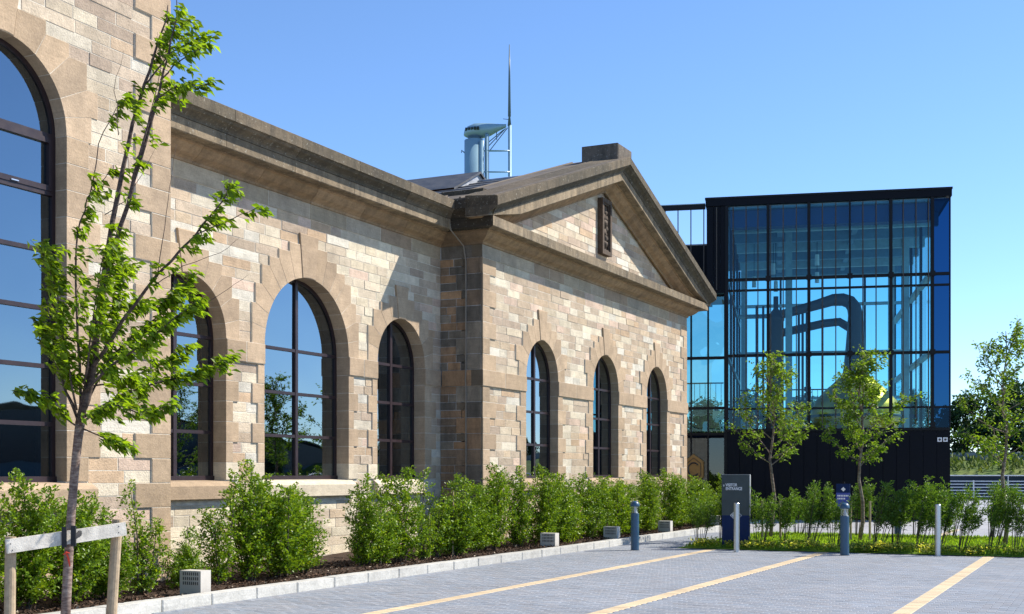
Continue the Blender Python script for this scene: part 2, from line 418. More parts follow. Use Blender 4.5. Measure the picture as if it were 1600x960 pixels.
# lawn island in front of the glass building
def lawn():
    m = MB(); X0, X1, Y0, Y1 = 26.55, 33.4, -14, 8.75
    nx, ny = 14, 46; vs = []
    for i in range(nx + 1):
        for j in range(ny + 1):
            e = min(i, nx - i, ny - j) ; vs.append((X0 + (X1 - X0) * i / nx, Y0 + (Y1 - Y0) * j / ny, .012 + min(e, 2) * .018 + (random.uniform(0, .012) if e else 0)))
    m.add(vs, [(i * (ny + 1) + j, (i + 1) * (ny + 1) + j, (i + 1) * (ny + 1) + j + 1, i * (ny + 1) + j + 1) for i in range(nx) for j in range(ny)])
    tag(m.build('lawn', 'turf', smooth=True), kind='structure')
    n = 42000; P = np.stack([X0 + .04 + rng.random(n) * 6.7, -3 + rng.random(n) * 11.6, np.full(n, .03)], 1)
    D = rng.normal(0, .35, (n, 3)); D[:, 2] = 1; Nn = rng.normal(0, 1, (n, 3)); Nn[:, 2] *= .2
    c = leaf_cols(n, (.17, .30, .025), (.28, .40, .05))
    tag(mesh_obj('grass', leaf_mesh('grass', 'leaf', P, D, Nn, .05 + rng.random(n) * .07, .012, c)), 'short bright green lawn grass in front of the glass building', 'grass', kind='stuff')
    n = 6500; ce = [(26.66 + random.random() * .22, -2.5 + random.random() * 11.0, .04 + random.random() * .10) for _ in range(85)]
    k = rng.integers(0, len(ce), n); P = np.array(ce)[k] + rng.normal(0, 1, (n, 3)) * np.array([.09, .10, .035]); P[:, 2] = np.abs(P[:, 2]) + .02
    D = rng.normal(0, 1, (n, 3)); D[:, 2] = np.abs(D[:, 2]) * .7 + .2; Nn = rng.normal(0, .5, (n, 3)); Nn[:, 2] += 1
    c = leaf_cols(n, (.44, .45, .06), (.62, .60, .20)); g = rng.random(n) < .42; c[g] = leaf_cols(int(g.sum()), (.10, .18, .03), (.2, .28, .05))
    tag(mesh_obj('golden_ground_cover', leaf_mesh('golden_ground_cover', 'leaf', P, D, Nn, .045 + rng.random(n) * .05, .035, c)), 'low yellow green ground cover along the front edge of the lawn', 'ground cover', kind='stuff')
lawn()

# ================================================================== THE SANDSTONE BUILDING
YP, YW = 12.5, 13.53
XA, XB, XC = 14.41, 24.45, 38.92          # tall pavilion corner, pedimented block corners
BAND0, BAND1 = 3.565, 3.92
FRZ = 6.38                                # underside of the frieze course
bld = empty('stone_building', (24, YP, 0), 'old tan sandstone building with arched windows, heavy cornice and a triangular pediment', 'building')

RUB = [(.60, .52, .39), (.57, .43, .33), (.62, .55, .43), (.55, .46, .335), (.58, .505, .385), (.47, .365, .26), (.43, .34, .25), (.51, .42, .31), (.46, .37, .275), (.48, .345, .225), (.58, .535, .445), (.46, .345, .235), (.41, .32, .24), (.50, .39, .27)]
PALETTE = RUB
def tone(kind):
    r = random.random
    if kind == 'ashlar': b = random.choice([(.43, .318, .212), (.415, .305, .20), (.45, .335, .225), (.40, .295, .197)])
    elif kind == 'new': b = (.64, .55, .41)
    elif kind == 'cream': b = random.choice([(.66, .585, .44), (.63, .55, .41), (.60, .51, .37), (.56, .47, .35)])
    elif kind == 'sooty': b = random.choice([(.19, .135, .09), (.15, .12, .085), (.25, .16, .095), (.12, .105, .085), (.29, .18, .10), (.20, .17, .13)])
    elif kind == 'frieze': b = random.choice([(.43, .35, .245), (.39, .33, .25), (.45, .37, .27), (.38, .28, .19)])
    else:
        b = random.choice(PALETTE)
    k = random.uniform(.86, 1.12) * (1.45 if kind == 'sooty' else 1); return tuple(min(.75, c * k) for c in b)

STONES = []        # (M, u0, u1, z0, z1, depth, colour, parent, material)
def course(M, za, zb, u0, u1, blocked, parent, lmin, lmax, kind, mat, cs):
    iv = [(u0, u1)]
    for a, b in blocked:
        nv = []
        for p, q in iv:
            if b <= p or a >= q: nv.append((p, q)); continue
            if a > p: nv.append((p, a))
            if b < q: nv.append((b, q))
        iv = nv
    for p, q in iv:
        if q - p < .05: continue
        x = p; first = True
        while x < q - .001:
            L = random.uniform(lmin, lmax)
            if first: L *= random.uniform(.45, 1); first = False
            e = x + L
            if q - e < lmin * .6: e = q
            kk = 'cream' if kind == 'wing' and ((20.2 < x < 22.6 and za > 4.2) or za < 1.3) and random.random() < .85 else kind
            STONES.append((M, x, e, za, zb, random.uniform(.002, .008) + (.007 if random.random() < .10 else 0), tone(kk), parent, mat)); x = e

class Arch:
    def __init__(s, cx, R, zs, sill, steps, key, jl, js, hc, depth, keyw=.26, pier=None):
        s.cx, s.R, s.zs, s.sill, s.steps, s.key, s.jl, s.js, s.hc, s.depth, s.keyw, s.pier = cx, R, zs, sill, steps, key, jl, js, hc, depth, keyw, pier
        s.jambs = []
    def half(s, z):                      # half width taken by voussoirs and key at height z above the springing
        for k0, k1, wd in s.steps:
            if s.zs + k0 * s.hc - .01 <= z < s.zs + k1 * s.hc - .01: return wd
        if s.zs <= z < s.zs + s.key * s.hc - .01: return s.keyw
        return 0

JOINTS = {}
def joint(parent, M, pts, w0, w1):
    JOINTS.setdefault(parent.name, (parent, MB()))[1].poly_prism(M, pts, w0, w1, None, .001)
def voussoirs(A, M, parent, kind='ashlar', proud=.035):
    R, zs, hc = A.R, A.zs, A.hc; st = A.steps; n = len(st)
    tk = math.radians(81); ztop = zs + A.key * hc
    kx = lambda z: R * math.cos(tk) + (A.keyw - R * math.cos(tk)) * (z - zs - R * math.sin(tk)) / (ztop - zs - R * math.sin(tk))
    Q = []
    for i, (k0, k1, wd) in enumerate(st):
        x = wd if i == 0 else min(wd, st[i - 1][2]); Q.append((x, zs + k0 * hc))
    zl = zs + st[-1][1] * hc; Q.append((kx(zl), zl))
    th = [math.atan2(q[1] - zs, q[0]) for q in Q[:-1]] + [tk]
    for sg in (1, -1):
        for i, (k0, k1, wd) in enumerate(st):
            pts = []
            for j in range(6):
                a = th[i] + (th[i + 1] - th[i]) * j / 5; pts.append((R * math.cos(a), R * math.sin(a) + zs))
            zb = zs + k1 * hc; za = zs + k0 * hc
            pts.append(Q[i + 1])
            if wd > Q[i + 1][0] + .01: pts.append((wd, zb))
            pts.append((wd, za)) if wd > Q[i][0] + .01 or i == 0 else pts.append(Q[i])
            if wd > Q[i][0] + .01 and i > 0: pts.append(Q[i])
            g = .003; pts = [(A.cx + sg * p[0], p[1]) for p in pts]
            big = lambda p: (A.cx + (p[0] - A.cx) * 1.008, zs + (p[1] - zs) * 1.008)
            joint(parent, M, [big(p) if j < 6 else p for j, p in enumerate(pts)], -A.depth + .02, proud - .004)
            c0 = (sum(p[0] for p in pts) / len(pts), sum(p[1] for p in pts) / len(pts))
            rot = lambda p, a: (A.cx + (p[0] - A.cx) * math.cos(a) - (p[1] - zs) * math.sin(a), zs + (p[0] - A.cx) * math.sin(a) + (p[1] - zs) * math.cos(a))
            ga = .0045 / R * sg; pts = [rot(p, ga * (1 - 2 * j / 5)) if j < 6 else (p[0] + (c0[0] - p[0]) * .012, p[1] + (c0[1] - p[1]) * .012) for j, p in enumerate(pts)]
            m = MB(); m.poly_prism(M, pts, -A.depth, proud + random.uniform(-.001, .001), tone(kind), .002); o = m.build('voussoir', 'ashlar', parent); fix_normals(o.data)
    pts = [(R * math.cos(a), R * math.sin(a) + zs) for a in [tk + (math.pi - 2 * tk) * j / 4 for j in range(5)]] + [(-A.keyw, ztop), (A.keyw, ztop)]
    m = MB(); m.poly_prism(M, [(A.cx + p[0] * .985, p[1]) for p in pts], -A.depth, proud + .014, tone(kind), .01); o = m.build('keystone', 'ashlar', parent); fix_normals(o.data)

def jambs(A, M, parent, zlist, ext, kind='ashlar', proud=.03):
    """ext(side, k) -> width of the k-th jamb stone on that side"""
    for sg in (1, -1):
        for k, (za, zb) in enumerate(zlist):
            wd = ext(sg, k)
            a, b = sorted((A.cx + sg * A.R, A.cx + sg * (A.R + wd))); A.jambs.append((za, zb, a, b))
            ai, bi = (a + .008, b) if sg > 0 else (a, b - .008); joint(parent, M, [(ai, za), (bi, za), (bi, zb), (ai, zb)], -A.depth + .02, proud - .004)
            m = MB(); kd = 'new' if (kind == 'mix' and (k <= 0) and random.random() < .8) else 'ashlar'
            m.poly_prism(M, [(a + .003, za + .0045), (b - .004, za + .0045), (b - .004, zb - .0045), (a + .003, zb - .0045)], -A.depth, proud + random.uniform(-.001, .001), tone(kd), .003)
            o = m.build('jamb_stone', 'ashlar', parent); fix_normals(o.data)

def wall_back(name, M, u0, u1, z0, z1, arches, parent, mat='mortar', th=.5):
    """backing masonry with arched openings cut out, closed at the reveals"""
    m = MB(); x = u0
    def slab(a, b, za, zb): m.box(M, a, b, za, zb, -th, 0)
    for A in sorted(arches, key=lambda q: q.cx):
        slab(x, A.cx - A.R - .004, z0, z1); slab(A.cx - A.R - .004, A.cx + A.R + .004, z0, A.sill - .02); n = 22
        for i in range(n):
            a0, a1 = math.pi * (1 - i / n), math.pi * (1 - (i + 1) / n); r = A.R + .004
            p0 = (A.cx + r * math.cos(a0), A.zs + r * math.sin(a0)); p1 = (A.cx + r * math.cos(a1), A.zs + r * math.sin(a1))
            vs = [M(*p0, 0), M(*p1, 0), M(p1[0], z1, 0), M(p0[0], z1, 0), M(*p0, -th), M(*p1, -th), M(p1[0], z1, -th), M(p0[0], z1, -th)]
            m.add(vs, [(0, 1, 2, 3), (4, 7, 6, 5), (0, 4, 5, 1), (3, 2, 6, 7)])
        x = A.cx + A.R + .004
    slab(x, u1, z0, z1); o = m.build(name, mat, parent, origin=M((u0 + u1) / 2, z0, 0)); fix_normals(o.data); return o

def sill_stone(A, M, parent, ext, z0, z1, proj, kind='ashlar'):
    m = MB(); a, b = A.cx - A.R - ext, A.cx + A.R + ext; c = tone(kind)
    pr = [(-A.depth - .02, z1), (.02, z1 - .02), (proj, z1 - .10), (proj, z0 + .012), (proj - .012, z0), (-.05, z0)]
    vs = [M(u, z, ww) for u in (a, b) for ww, z in pr]; n = len(pr)
    m.add(vs, [(i, (i + 1) % n, n + (i + 1) % n, n + i) for i in range(n)] + [tuple(range(n)), tuple(range(2 * n - 1, n - 1, -1))], c)
    o = m.build('sill', 'ashlar', parent); fix_normals(o.data)

def window(A, M, transoms, parent, glass='pane_old', casement=None):
    """arched window: frame, mullion, transoms and one pane per opening"""
    wo = empty('window', M(A.cx, A.sill, -A.depth), parent=parent); d = A.depth; R = A.R + .01; ft = .065
    m = MB(); n = 26
    path = [(A.cx - R, A.sill)] + [(A.cx + R * math.cos(math.pi * (1 - i / n)), A.zs + R * math.sin(math.pi * (1 - i / n))) for i in range(n + 1)] + [(A.cx + R, A.sill)]
    def inner(p):
        dx = p[0] - A.cx; dz = max(p[1] - A.zs, 0); L = math.hypot(dx, dz) or 1; return (p[0] - dx / L * ft, p[1] - dz / L * ft)
    for i in range(len(path) - 1):
        p, q = path[i], path[i + 1]; a, b = inner(p), inner(q)
        vs = [M(*t, dd) for dd in (-d - .07, -d + .02) for t in (p, q, b, a)]
        m.add(vs, [(4, 5, 6, 7), (0, 3, 2, 1), (3, 7, 6, 2), (0, 1, 5, 4)])
    m.box(M, A.cx - R, A.cx + R, A.sill - .015, A.sill + .07, -d - .07, -d + .045)
    o = m.build('frame', 'wframe', wo); fix_normals(o.data)
    one('mullion', 'wframe', wo, lambda q: q.box(M, A.cx - .04, A.cx + .04, A.sill + .05, A.zs + R - .03, -d - .05, -d + .03))
    for z in transoms:
        hw = R - .03 if z <= A.zs else math.sqrt(max(R * R - (z - A.zs) ** 2, .01)) - .03
        for sg in (-1, 1):
            a, b = sorted((A.cx + sg * .038, A.cx + sg * hw)); one('transom', 'wframe', wo, lambda q: q.box(M, a, b, z - .028, z + .028, -d - .045, -d + .022))
    zz = [A.sill + .05] + list(transoms)
    for sg in (-1, 1):
        for k, z in enumerate(zz):
            tl = random.uniform(-.002, .002); tv = random.uniform(-.0025, .0025)
            top = zz[k + 1] if k + 1 < len(zz) else None
            x0, x1 = .03, R - .05
            if top is not None and top <= A.zs + .02: pts = [(x0, z), (x1, z), (x1, top), (x0, top)]
            else:
                pts = [(x0, z), (x1, z)] if z <= A.zs + .02 else [(x0, z), (math.sqrt(R * R - (z - A.zs) ** 2) - .05, z)]
                r = R - .05; t0 = math.asin(max(0, min(1, (z - A.zs) / r))); t1 = math.acos(x0 / r)
                pts += [(r * math.cos(t0 + (t1 - t0) * j / 10), A.zs + r * math.sin(t0 + (t1 - t0) * j / 10)) for j in range(1, 11)]
            cu = (x0 + x1) / 2; cz = z + .4; m = MB()
            front = [M(A.cx + sg * p[0], p[1], -d - .012 + (p[0] - cu) * tl * sg + (p[1] - cz) * tv) for p in pts]
            m.add(front, [tuple(range(len(front)))] if sg > 0 else [tuple(range(len(front) - 1, -1, -1))])
            m.build('pane', glass, wo)
    if casement:
        z0, z1 = casement
        for sg in (-1, 1):
            m = MB(); a, b = sorted((A.cx + sg * .04, A.cx + sg * (R - .065))); t = .07
            m.box(M, a, b, z0 + .03, z0 + .03 + t, -d - .03, -d + .035); m.box(M, a, b, z1 - .03 - t, z1 - .03, -d - .03, -d + .035)
            m.box(M, a, a + t, z0 + .03 + t, z1 - .03 - t, -d - .03, -d + .035); m.box(M, b - t, b, z0 + .03 + t, z1 - .03 - t, -d - .03, -d + .035)
            m.build('casement_frame', 'wframe', wo)
            one('handle', 'silver', wo, lambda q: q.box(M, a + .25, a + .37, z0 + .045, z0 + .06, -d + .035, -d + .05))
    # the unlit room behind the glass
    return wo

def quoins(M, u_corner, sg, zlist, parent, lng, sht, start, kind='ashlar', proud=.032, mat='ashlar', skip=lambda a, b: False):
    iv = []
    for k, (za, zb) in enumerate(zlist):
        wd = lng if (k + start) % 2 == 0 else sht
        a, b = sorted((u_corner, u_corner + sg * wd)); iv.append((za, zb, a, b))
        ci, cj = (a + .015, b) if sg > 0 else (a, b - .015); joint(parent, M, [(ci, za), (cj, za), (cj, zb), (ci, zb)], -.08, proud - .005)
        m = MB(); m.poly_prism(M, [(a + .002, za + .0045), (b - .003, za + .0045), (b - .003, zb - .0045), (a + .002, zb - .0045)], -.1, proud + random.uniform(-.0025, .0025), tone(kind), .005)
        o = m.build('quoin', mat, parent); fix_normals(o.data)
    return iv
def zl(z0, z1, n): return [(z0 + (z1 - z0) * i / n, z0 + (z1 - z0) * (i + 1) / n) for i in range(n)]
def fill_wall(M, u0, u1, zlist, arches, qiv, parent, lmin=.32, lmax=.95, kind='rubble', mat='rubble', extra=()):
    for za, zb in zlist:
        zc = (za + zb) / 2; bl = list(extra)
        for A in arches:
            if A.sill - .02 <= zc <= A.zs: bl.append((A.cx - A.R, A.cx + A.R))
            if A.pier and A.sill - .36 < zc < A.sill: bl.append((A.cx - A.R - A.pier, A.cx + A.R + A.pier))
            h = A.half(zc)
            if zc > A.zs and h: bl.append((A.cx - h, A.cx + h))
            for a, b, p, q in A.jambs:
                if a < zc < b: bl.append((p, q))
        for a, b, p, q in qiv:
            if a < zc < b: bl.append((p, q))
        course(M, za, zb, u0, u1, bl, parent, lmin, lmax, kind, mat, None)

SILL = 1.54
LOW = zl(.10, BAND0, 20); LOWQ = zl(.10, BAND0, 10); HC = (FRZ - BAND1) / 14
UP = zl(BAND1, FRZ, 14); UPQ = zl(BAND1, FRZ, 7)
JZ = [z for z in LOWQ if z[0] > SILL - .25]; JZ[0] = (SILL, JZ[0][1]) if JZ[0][1] - SILL > .2 else (SILL, JZ[1][1])
JZ = [JZ[0]] + [z for z in LOWQ if z[0] >= JZ[0][1] - .01]

# ---- pedimented block, front
MP = wall_map(YP); ST_S = [(0, 2, 1.34), (2, 4, 1.49), (4, 6, 1.12), (6, 7, .85), (7, 8, .52)]
PA = [Arch(c, .93, BAND1, SILL, ST_S, 9.4, .42, .22, HC, .21) for c in (27.62, 31.80, 35.99)]
wp = wall_back('wall', MP, XB, XC, 0, 6.75, PA, bld)
q = quoins(MP, XB, 1, LOWQ + UPQ, wp, .66, .34, 0); q += quoins(MP, XC, -1, LOWQ + UPQ, wp, .60, .34, 0)
for A in PA:
    voussoirs(A, MP, wp); jambs(A, MP, wp, JZ, lambda s, k: .50 if k % 2 == 0 else .30)
    sill_stone(A, MP, wp, .28, 1.24, SILL, .10); window(A, MP, (2.34, 3.13, BAND1 + .01), bld)
fill_wall(MP, XB, XC, LOW + UP, PA, q, wp)
# ---- wing, three stepped arches between the blocks
MW = wall_map(YW)
WS = [Arch(c, .965, BAND1, SILL, [(0, 2, 1.32 if c > 18 else 1.32), (2, 4, 1.32), (4, 6, 1.12), (6, 7, .85), (7, 8, .52)], 9.4, .36, .2, HC, .26, pier=.12) for c in (16.0, 22.74)]
WB = Arch(19.37, 1.34, BAND1, SILL, [(0, 2, 1.70), (2, 4, 1.70), (4, 6, 1.60), (6, 8, 1.42), (8, 9, 1.20), (9, 10, .92), (10, 11, .60)], 12.2, .36, .2, HC, .27, .30, pier=.16)
WA = [WS[0], WB, WS[1]]
ww_ = wall_back('wall', MW, XA - .3, XB + .02, 0, 6.75, WA, bld)
for A in WA:
    voussoirs(A, MW, ww_)
    def ext(s, k, A=A):
        inner = (A is WB) or (A is WS[0] and s > 0) or (A is WS[1] and s < 0)
        if inner: return .345 if k % 2 == 0 else .19
        return .50 if k % 2 == 0 else .30
    jambs(A, MW, ww_, JZ, ext, 'mix')
    sill_stone(A, MW, ww_, .14, 1.22, SILL, .13, 'new' if A is not WS[0] else 'ashlar'); window(A, MW, (2.34, 3.13, BAND1 + .01), bld)
fill_wall(MW, XA - .3, XB, LOW + UP, WA, [], ww_, .30, .85, 'wing')
# ---- tall pavilion on the left
MV = wall_map(YP)
VL = zl(.10, 6.10, 34); VQ = zl(.10, 6.10, 17); hv = 6.0 / 34
VU = zl(6.10, 6.10 + hv * 26, 26); VUQ = zl(6.10, 6.10 + hv * 26, 13)
VA = Arch(11.34, 1.05, 6.10, SILL, [(0, 2, 1.50), (2, 4, 1.62), (4, 6, 1.42), (6, 7, 1.10), (7, 8, .70)], 10.4, .5, .3, hv, .20, .30)
VTOP = 6.10 + hv * 26
wv = wall_back('wall', MV, 6.6, XA, 0, VTOP + .3, [VA], bld)
q = quoins(MV, XA, -1, VQ + VUQ, wv, .74, .40, 1)
JV = [z for z in VQ if z[0] > SILL - .1]; JV[0] = (SILL, JV[0][1])
voussoirs(VA, MV, wv, proud=.02); jambs(VA, MV, wv, JV, lambda s, k: .40 if k % 2 == 0 else .62, proud=.02)
sill_stone(VA, MV, wv, .45, 1.17, SILL, .14); window(VA, MV, (2.30, 3.06, 3.82, 4.58, 5.34, 6.10), bld, casement=(5.34, 6.10))
fill_wall(MV, 6.6, XA, VL + VU, [VA], q, wv, .4, 1.1)
# ---- return walls (facing along -X and +X) and the hidden backs
MR = side_map(XB)
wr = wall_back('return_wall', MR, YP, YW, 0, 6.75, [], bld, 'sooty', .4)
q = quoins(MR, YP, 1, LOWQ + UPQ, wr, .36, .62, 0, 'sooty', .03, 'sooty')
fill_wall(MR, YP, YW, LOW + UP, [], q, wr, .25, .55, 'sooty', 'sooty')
def backs(m):
    m.box(WLD, XC - .4, XC, YP + .51, 26, 0, 6.75); m.box(WLD, XB + .41, XC - .41, 25.6, 26, 0, 6.75)
    m.box(WLD, XA - .4, XA, YP + .51, 24, 0, VTOP + .3); m.box(WLD, 6.6, XA - .41, 23.6, 24, 0, VTOP + .3); m.box(WLD, 6.6, 7.0, YP + .51, 23.59, 0, VTOP + .3)
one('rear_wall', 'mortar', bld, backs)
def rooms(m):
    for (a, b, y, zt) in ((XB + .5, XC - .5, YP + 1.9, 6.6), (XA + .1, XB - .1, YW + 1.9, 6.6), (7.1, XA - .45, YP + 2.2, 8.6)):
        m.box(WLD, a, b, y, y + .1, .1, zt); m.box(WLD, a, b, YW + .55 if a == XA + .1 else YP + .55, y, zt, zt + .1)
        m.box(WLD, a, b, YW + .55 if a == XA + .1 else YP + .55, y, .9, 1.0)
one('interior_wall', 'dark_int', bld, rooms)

# ---- impost band, frieze course
def strip(name, M, u0, u1, z0, z1, blocked, proud, L, kind, mat, parent):
    iv = [(u0, u1)]
    for a, b in blocked: iv = [r for p, q_ in iv for r in (((p, min(a, q_)), (max(b, p), q_)) if a < q_ and b > p else ((p, q_),)) if r[1] - r[0] > .03]
    for p, q_ in iv:
        n = max(1, round((q_ - p) / L))
        for i in range(n):
            a, b = p + (q_ - p) * i / n, p + (q_ - p) * (i + 1) / n; m = MB(); ja, jb = a + (.02 if i == 0 else 0), b - (.02 if i == n - 1 else 0); joint(parent, M, [(ja, z0 + .001), (jb, z0 + .001), (jb, z1 - .001), (ja, z1 - .001)], -.2, proud - .006)
            m.poly_prism(M, [(a + .003, z0 + .003), (b - .003, z0 + .003), (b - .003, z1 - .003), (a + .003, z1 - .003)], -.30, proud + random.uniform(-.002, .002), tone(kind), .008)
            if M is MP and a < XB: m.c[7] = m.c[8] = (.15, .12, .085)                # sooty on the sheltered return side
            o = m.build(name, mat, parent); fix_normals(o.data)
bp = [(A.cx - A.R, A.cx + A.R) for A in PA]; bw = [(A.cx - A.R, A.cx + A.R) for A in WA]
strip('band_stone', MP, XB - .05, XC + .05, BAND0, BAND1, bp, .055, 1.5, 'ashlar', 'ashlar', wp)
strip('band_stone', MW, XA, XB - .06, BAND0, BAND1, bw, .055, .5, 'ashlar', 'ashlar', ww_)
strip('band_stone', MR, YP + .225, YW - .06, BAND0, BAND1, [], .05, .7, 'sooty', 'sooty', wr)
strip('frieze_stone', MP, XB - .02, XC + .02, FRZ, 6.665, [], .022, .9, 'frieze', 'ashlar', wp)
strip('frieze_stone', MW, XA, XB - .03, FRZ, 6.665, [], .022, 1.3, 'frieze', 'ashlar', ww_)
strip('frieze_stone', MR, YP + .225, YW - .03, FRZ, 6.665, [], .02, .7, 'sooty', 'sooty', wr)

# ---- the wall stones: the 300 that show largest are objects, the rest one piece per wall
def ssize(s):
    M, u0, u1, z0, z1 = s[:5]; sc, v = px(M((u0 + u1) / 2, (z0 + z1) / 2, 0)); return sc * sc * (u1 - u0) * (z1 - z0) if v else 0
STONES.sort(key=ssize, reverse=True)
def stone(m, s):
    M, u0, u1, z0, z1, d, c = s[:7]; g = .0055; j = lambda: random.uniform(-.003, .003)
    m.poly_prism(M, [(u0 + g, z0 + g + j()), (u1 - g, z0 + g + j()), (u1 - g, z1 - g + j()), (u0 + g, z1 - g + j())], -.03, d, c, .004)
rest = {}
for i, s in enumerate(STONES):
    if i < 300:
        m = MB(); stone(m, s); m.build('stone', s[8], s[7])
    else:
        rest.setdefault((s[7].name, s[8]), (s[7], MB())); stone(rest[(s[7].name, s[8])][1], s)
for par, m in JOINTS.values():
    o = m.build('mortar_joints', 'mortar' if par is not wr else 'sooty', par, kind='stuff'); fix_normals(o.data)
for (n_, mt), (par, m) in rest.items(): m.build('small_stones', mt, par, kind='stuff')

# ---- cornices
BED = [(.0, 6.66), (.05, 6.66), (.06, 6.70), (.11, 6.73), (.19, 6.765), (.26, 6.82), (.31, 6.875), (.35, 6.885), (.35, 6.915)]
CORONA = [(.0, 6.915), (.54, 6.915), (.56, 6.93), (.56, 7.135), (.0, 7.15)]
CYMA = [(.0, 7.137), (.575, 7.14), (.575, 7.165), (.60, 7.20), (.655, 7.235), (.71, 7.26), (.745, 7.295), (.765, 7.30), (.775, 7.305), (.775, 7.49), (.75, 7.505), (.0, 7.56)]
def leg(name, prof, P0, P1, m0, m1, out, L, mat, cols, parent, gap=.004, zoff=lambda t, p: 0.):
    """extrude profile (p, z) from wall point P0 to P1 (plan), with mitres: shift along the leg = m*p at each end"""
    P0, P1 = Vector((*P0, 0)), Vector((*P1, 0)); d = (P1 - P0); LL = d.length; d /= LL; o_ = Vector((*out, 0)); n = max(1, round(LL / L))
    for i in range(n):
        m = MB(); vs = []; c = random.choice(cols); k = random.uniform(.85, 1.12); c = tuple(x * k for x in c)
        for e, f in ((0, i / n), (1, (i + 1) / n)):
            for p, z in prof:
                t0, t1 = m0 * p, LL + m1 * p; t = t0 + (t1 - t0) * f + (gap if e == 0 and i > 0 else -gap if e == 1 and i < n - 1 else 0)
                q_ = P0 + d * t + o_ * p; vs.append((q_.x, q_.y, z + zoff(t, p)))
        N_ = len(prof); fs = [(j, (j + 1) % N_, N_ + (j + 1) % N_, N_ + j) for j in range(N_)] + [tuple(range(N_)), tuple(range(2 * N_ - 1, N_ - 1, -1))]
        m.add(vs, fs, c); ob = m.build(name, mat, parent); fix_normals(ob.data)
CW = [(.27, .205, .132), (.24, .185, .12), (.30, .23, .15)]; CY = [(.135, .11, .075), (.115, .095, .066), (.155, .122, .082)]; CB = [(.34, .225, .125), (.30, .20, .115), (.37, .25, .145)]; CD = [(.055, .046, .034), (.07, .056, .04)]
# wing (inner mitre at the right end), return (inner mitre at the back, outer at the front), front of the pediment, right flank
for nm, pr, mt, cl, LL in (('bed_mould_stone', BED, 'bedmould', CB, 1.7), ('corona_stone', CORONA, 'cornice', CW, 1.9), ('cymatium_stone', CYMA, 'cornice', CY, 2.1)):
    leg(nm, pr, (XA + .002, YW), (XB, YW), 0, -1, (0, -1), LL, mt, cl, bld)
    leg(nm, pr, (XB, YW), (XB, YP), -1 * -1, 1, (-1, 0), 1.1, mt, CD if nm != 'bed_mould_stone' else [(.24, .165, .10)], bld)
    if nm != 'cymatium_stone': leg(nm, pr, (XB, YP), (XC, YP), -1, 1, (0, -1), LL, mt, cl, bld)
    leg(nm, pr, (XC, YP), (XC, 25.8), -1, 0, (1, 0), 3.2, mt, cl, bld)
# raking cornices
XM = (XB + XC) / 2; RISE = 2.62; HALF = XM - XB
sl_ = RISE / (HALF + .775)
TH = math.atan(sl_)
def rake(sg):
    X0 = XB if sg > 0 else XC
    for nm, pr, mt, cl, LL in (('raking_bed_stone', [(p, z - 6.66) for p, z in BED], 'bedmould', CB, 1.5), ('raking_corona_stone', [(p, z - 6.66) for p, z in CORONA], 'cornice', CW, 1.5), ('raking_cymatium_stone', [(p, z - 6.66) for p, z in CYMA], 'cornice', CY, 1.6)):
        n = 5
        for i in range(n):
            m = MB(); vs = []; c = random.choice(cl); k = random.uniform(.85, 1.12); c = tuple(x * k for x in c)
            for e, f in ((0, i / n), (1, (i + 1) / n)):
                for p, h in pr:
                    # horizontal distance from the outer end; profile kept plumb
                    xs = -.775; xe = HALF; g = (.004 if e == 0 and i else -.004 if e and i < n - 1 else 0)
                    t = xs + (xe - xs) * f + g
                    hv_ = h / math.cos(TH)
                    z = 7.49 - (CYMA[-1][1] - 6.66 - .07) / math.cos(TH) + (t + .775) * sl_ + hv_
                    vs.append((X0 + sg * t, YP - p, z))
            N_ = len(pr); fs = [(j, (j + 1) % N_, N_ + (j + 1) % N_, N_ + j) for j in range(N_)] + [tuple(range(N_)), tuple(range(2 * N_ - 1, N_ - 1, -1))]
            # cut away whatever would sink below the top of the horizontal corona
            vs = [(x, y, max(z, 7.10)) for x, y, z in vs]
            m.add(vs, fs, c); ob = m.build(nm, mt, bld); fix_normals(ob.data)
rake(1); rake(-1)
# tympanum
def tymp_top(X): return 7.12 + (HALF - abs(X - XM)) * sl_ + .12
tw = one('tympanum', 'mortar', bld, lambda m: m.add([MP(XB + .05, 7.1, -.35), MP(XC - .05, 7.1, -.35), MP(XC - .05, 7.3, -.35), MP(XM, 9.85, -.35), MP(XB + .05, 7.3, -.35),
      MP(XB + .05, 7.1, -.06), MP(XC - .05, 7.1, -.06), MP(XC - .05, 7.3, -.06), MP(XM, 9.85, -.06), MP(XB + .05, 7.3, -.06)],
      [(5, 6, 7, 8, 9), (0, 4, 3, 2, 1), (0, 1, 6, 5), (1, 2, 7, 6), (2, 3, 8, 7), (3, 4, 9, 8), (4, 0, 5, 9)]))
fix_normals(tw.data)
PANEL = (XM - .30, XM + .38, 7.55, 9.05)
m_t = lambda u, z, ww: MP(u, z, ww - .06)
z = 7.14
while z < 9.7:
    zb = z + .18; hw = (9.80 - zb) / sl_
    a, b = max(XB + .2, XM - hw), min(XC - .2, XM + hw)
    if b - a > .3:
        x = a
        while x < b - .01:
            e = min(b, x + random.uniform(.4, 1.0)); e = b if b - e < .25 else e
            s = (m_t, x, e, z, zb, random.uniform(.004, .012), tuple(min(.72, v * 1.06) for v in tone('rubble'))); m = MB(); stone(m, s); m.build('tympanum_stone', 'rubble', tw); x = e
    z = zb
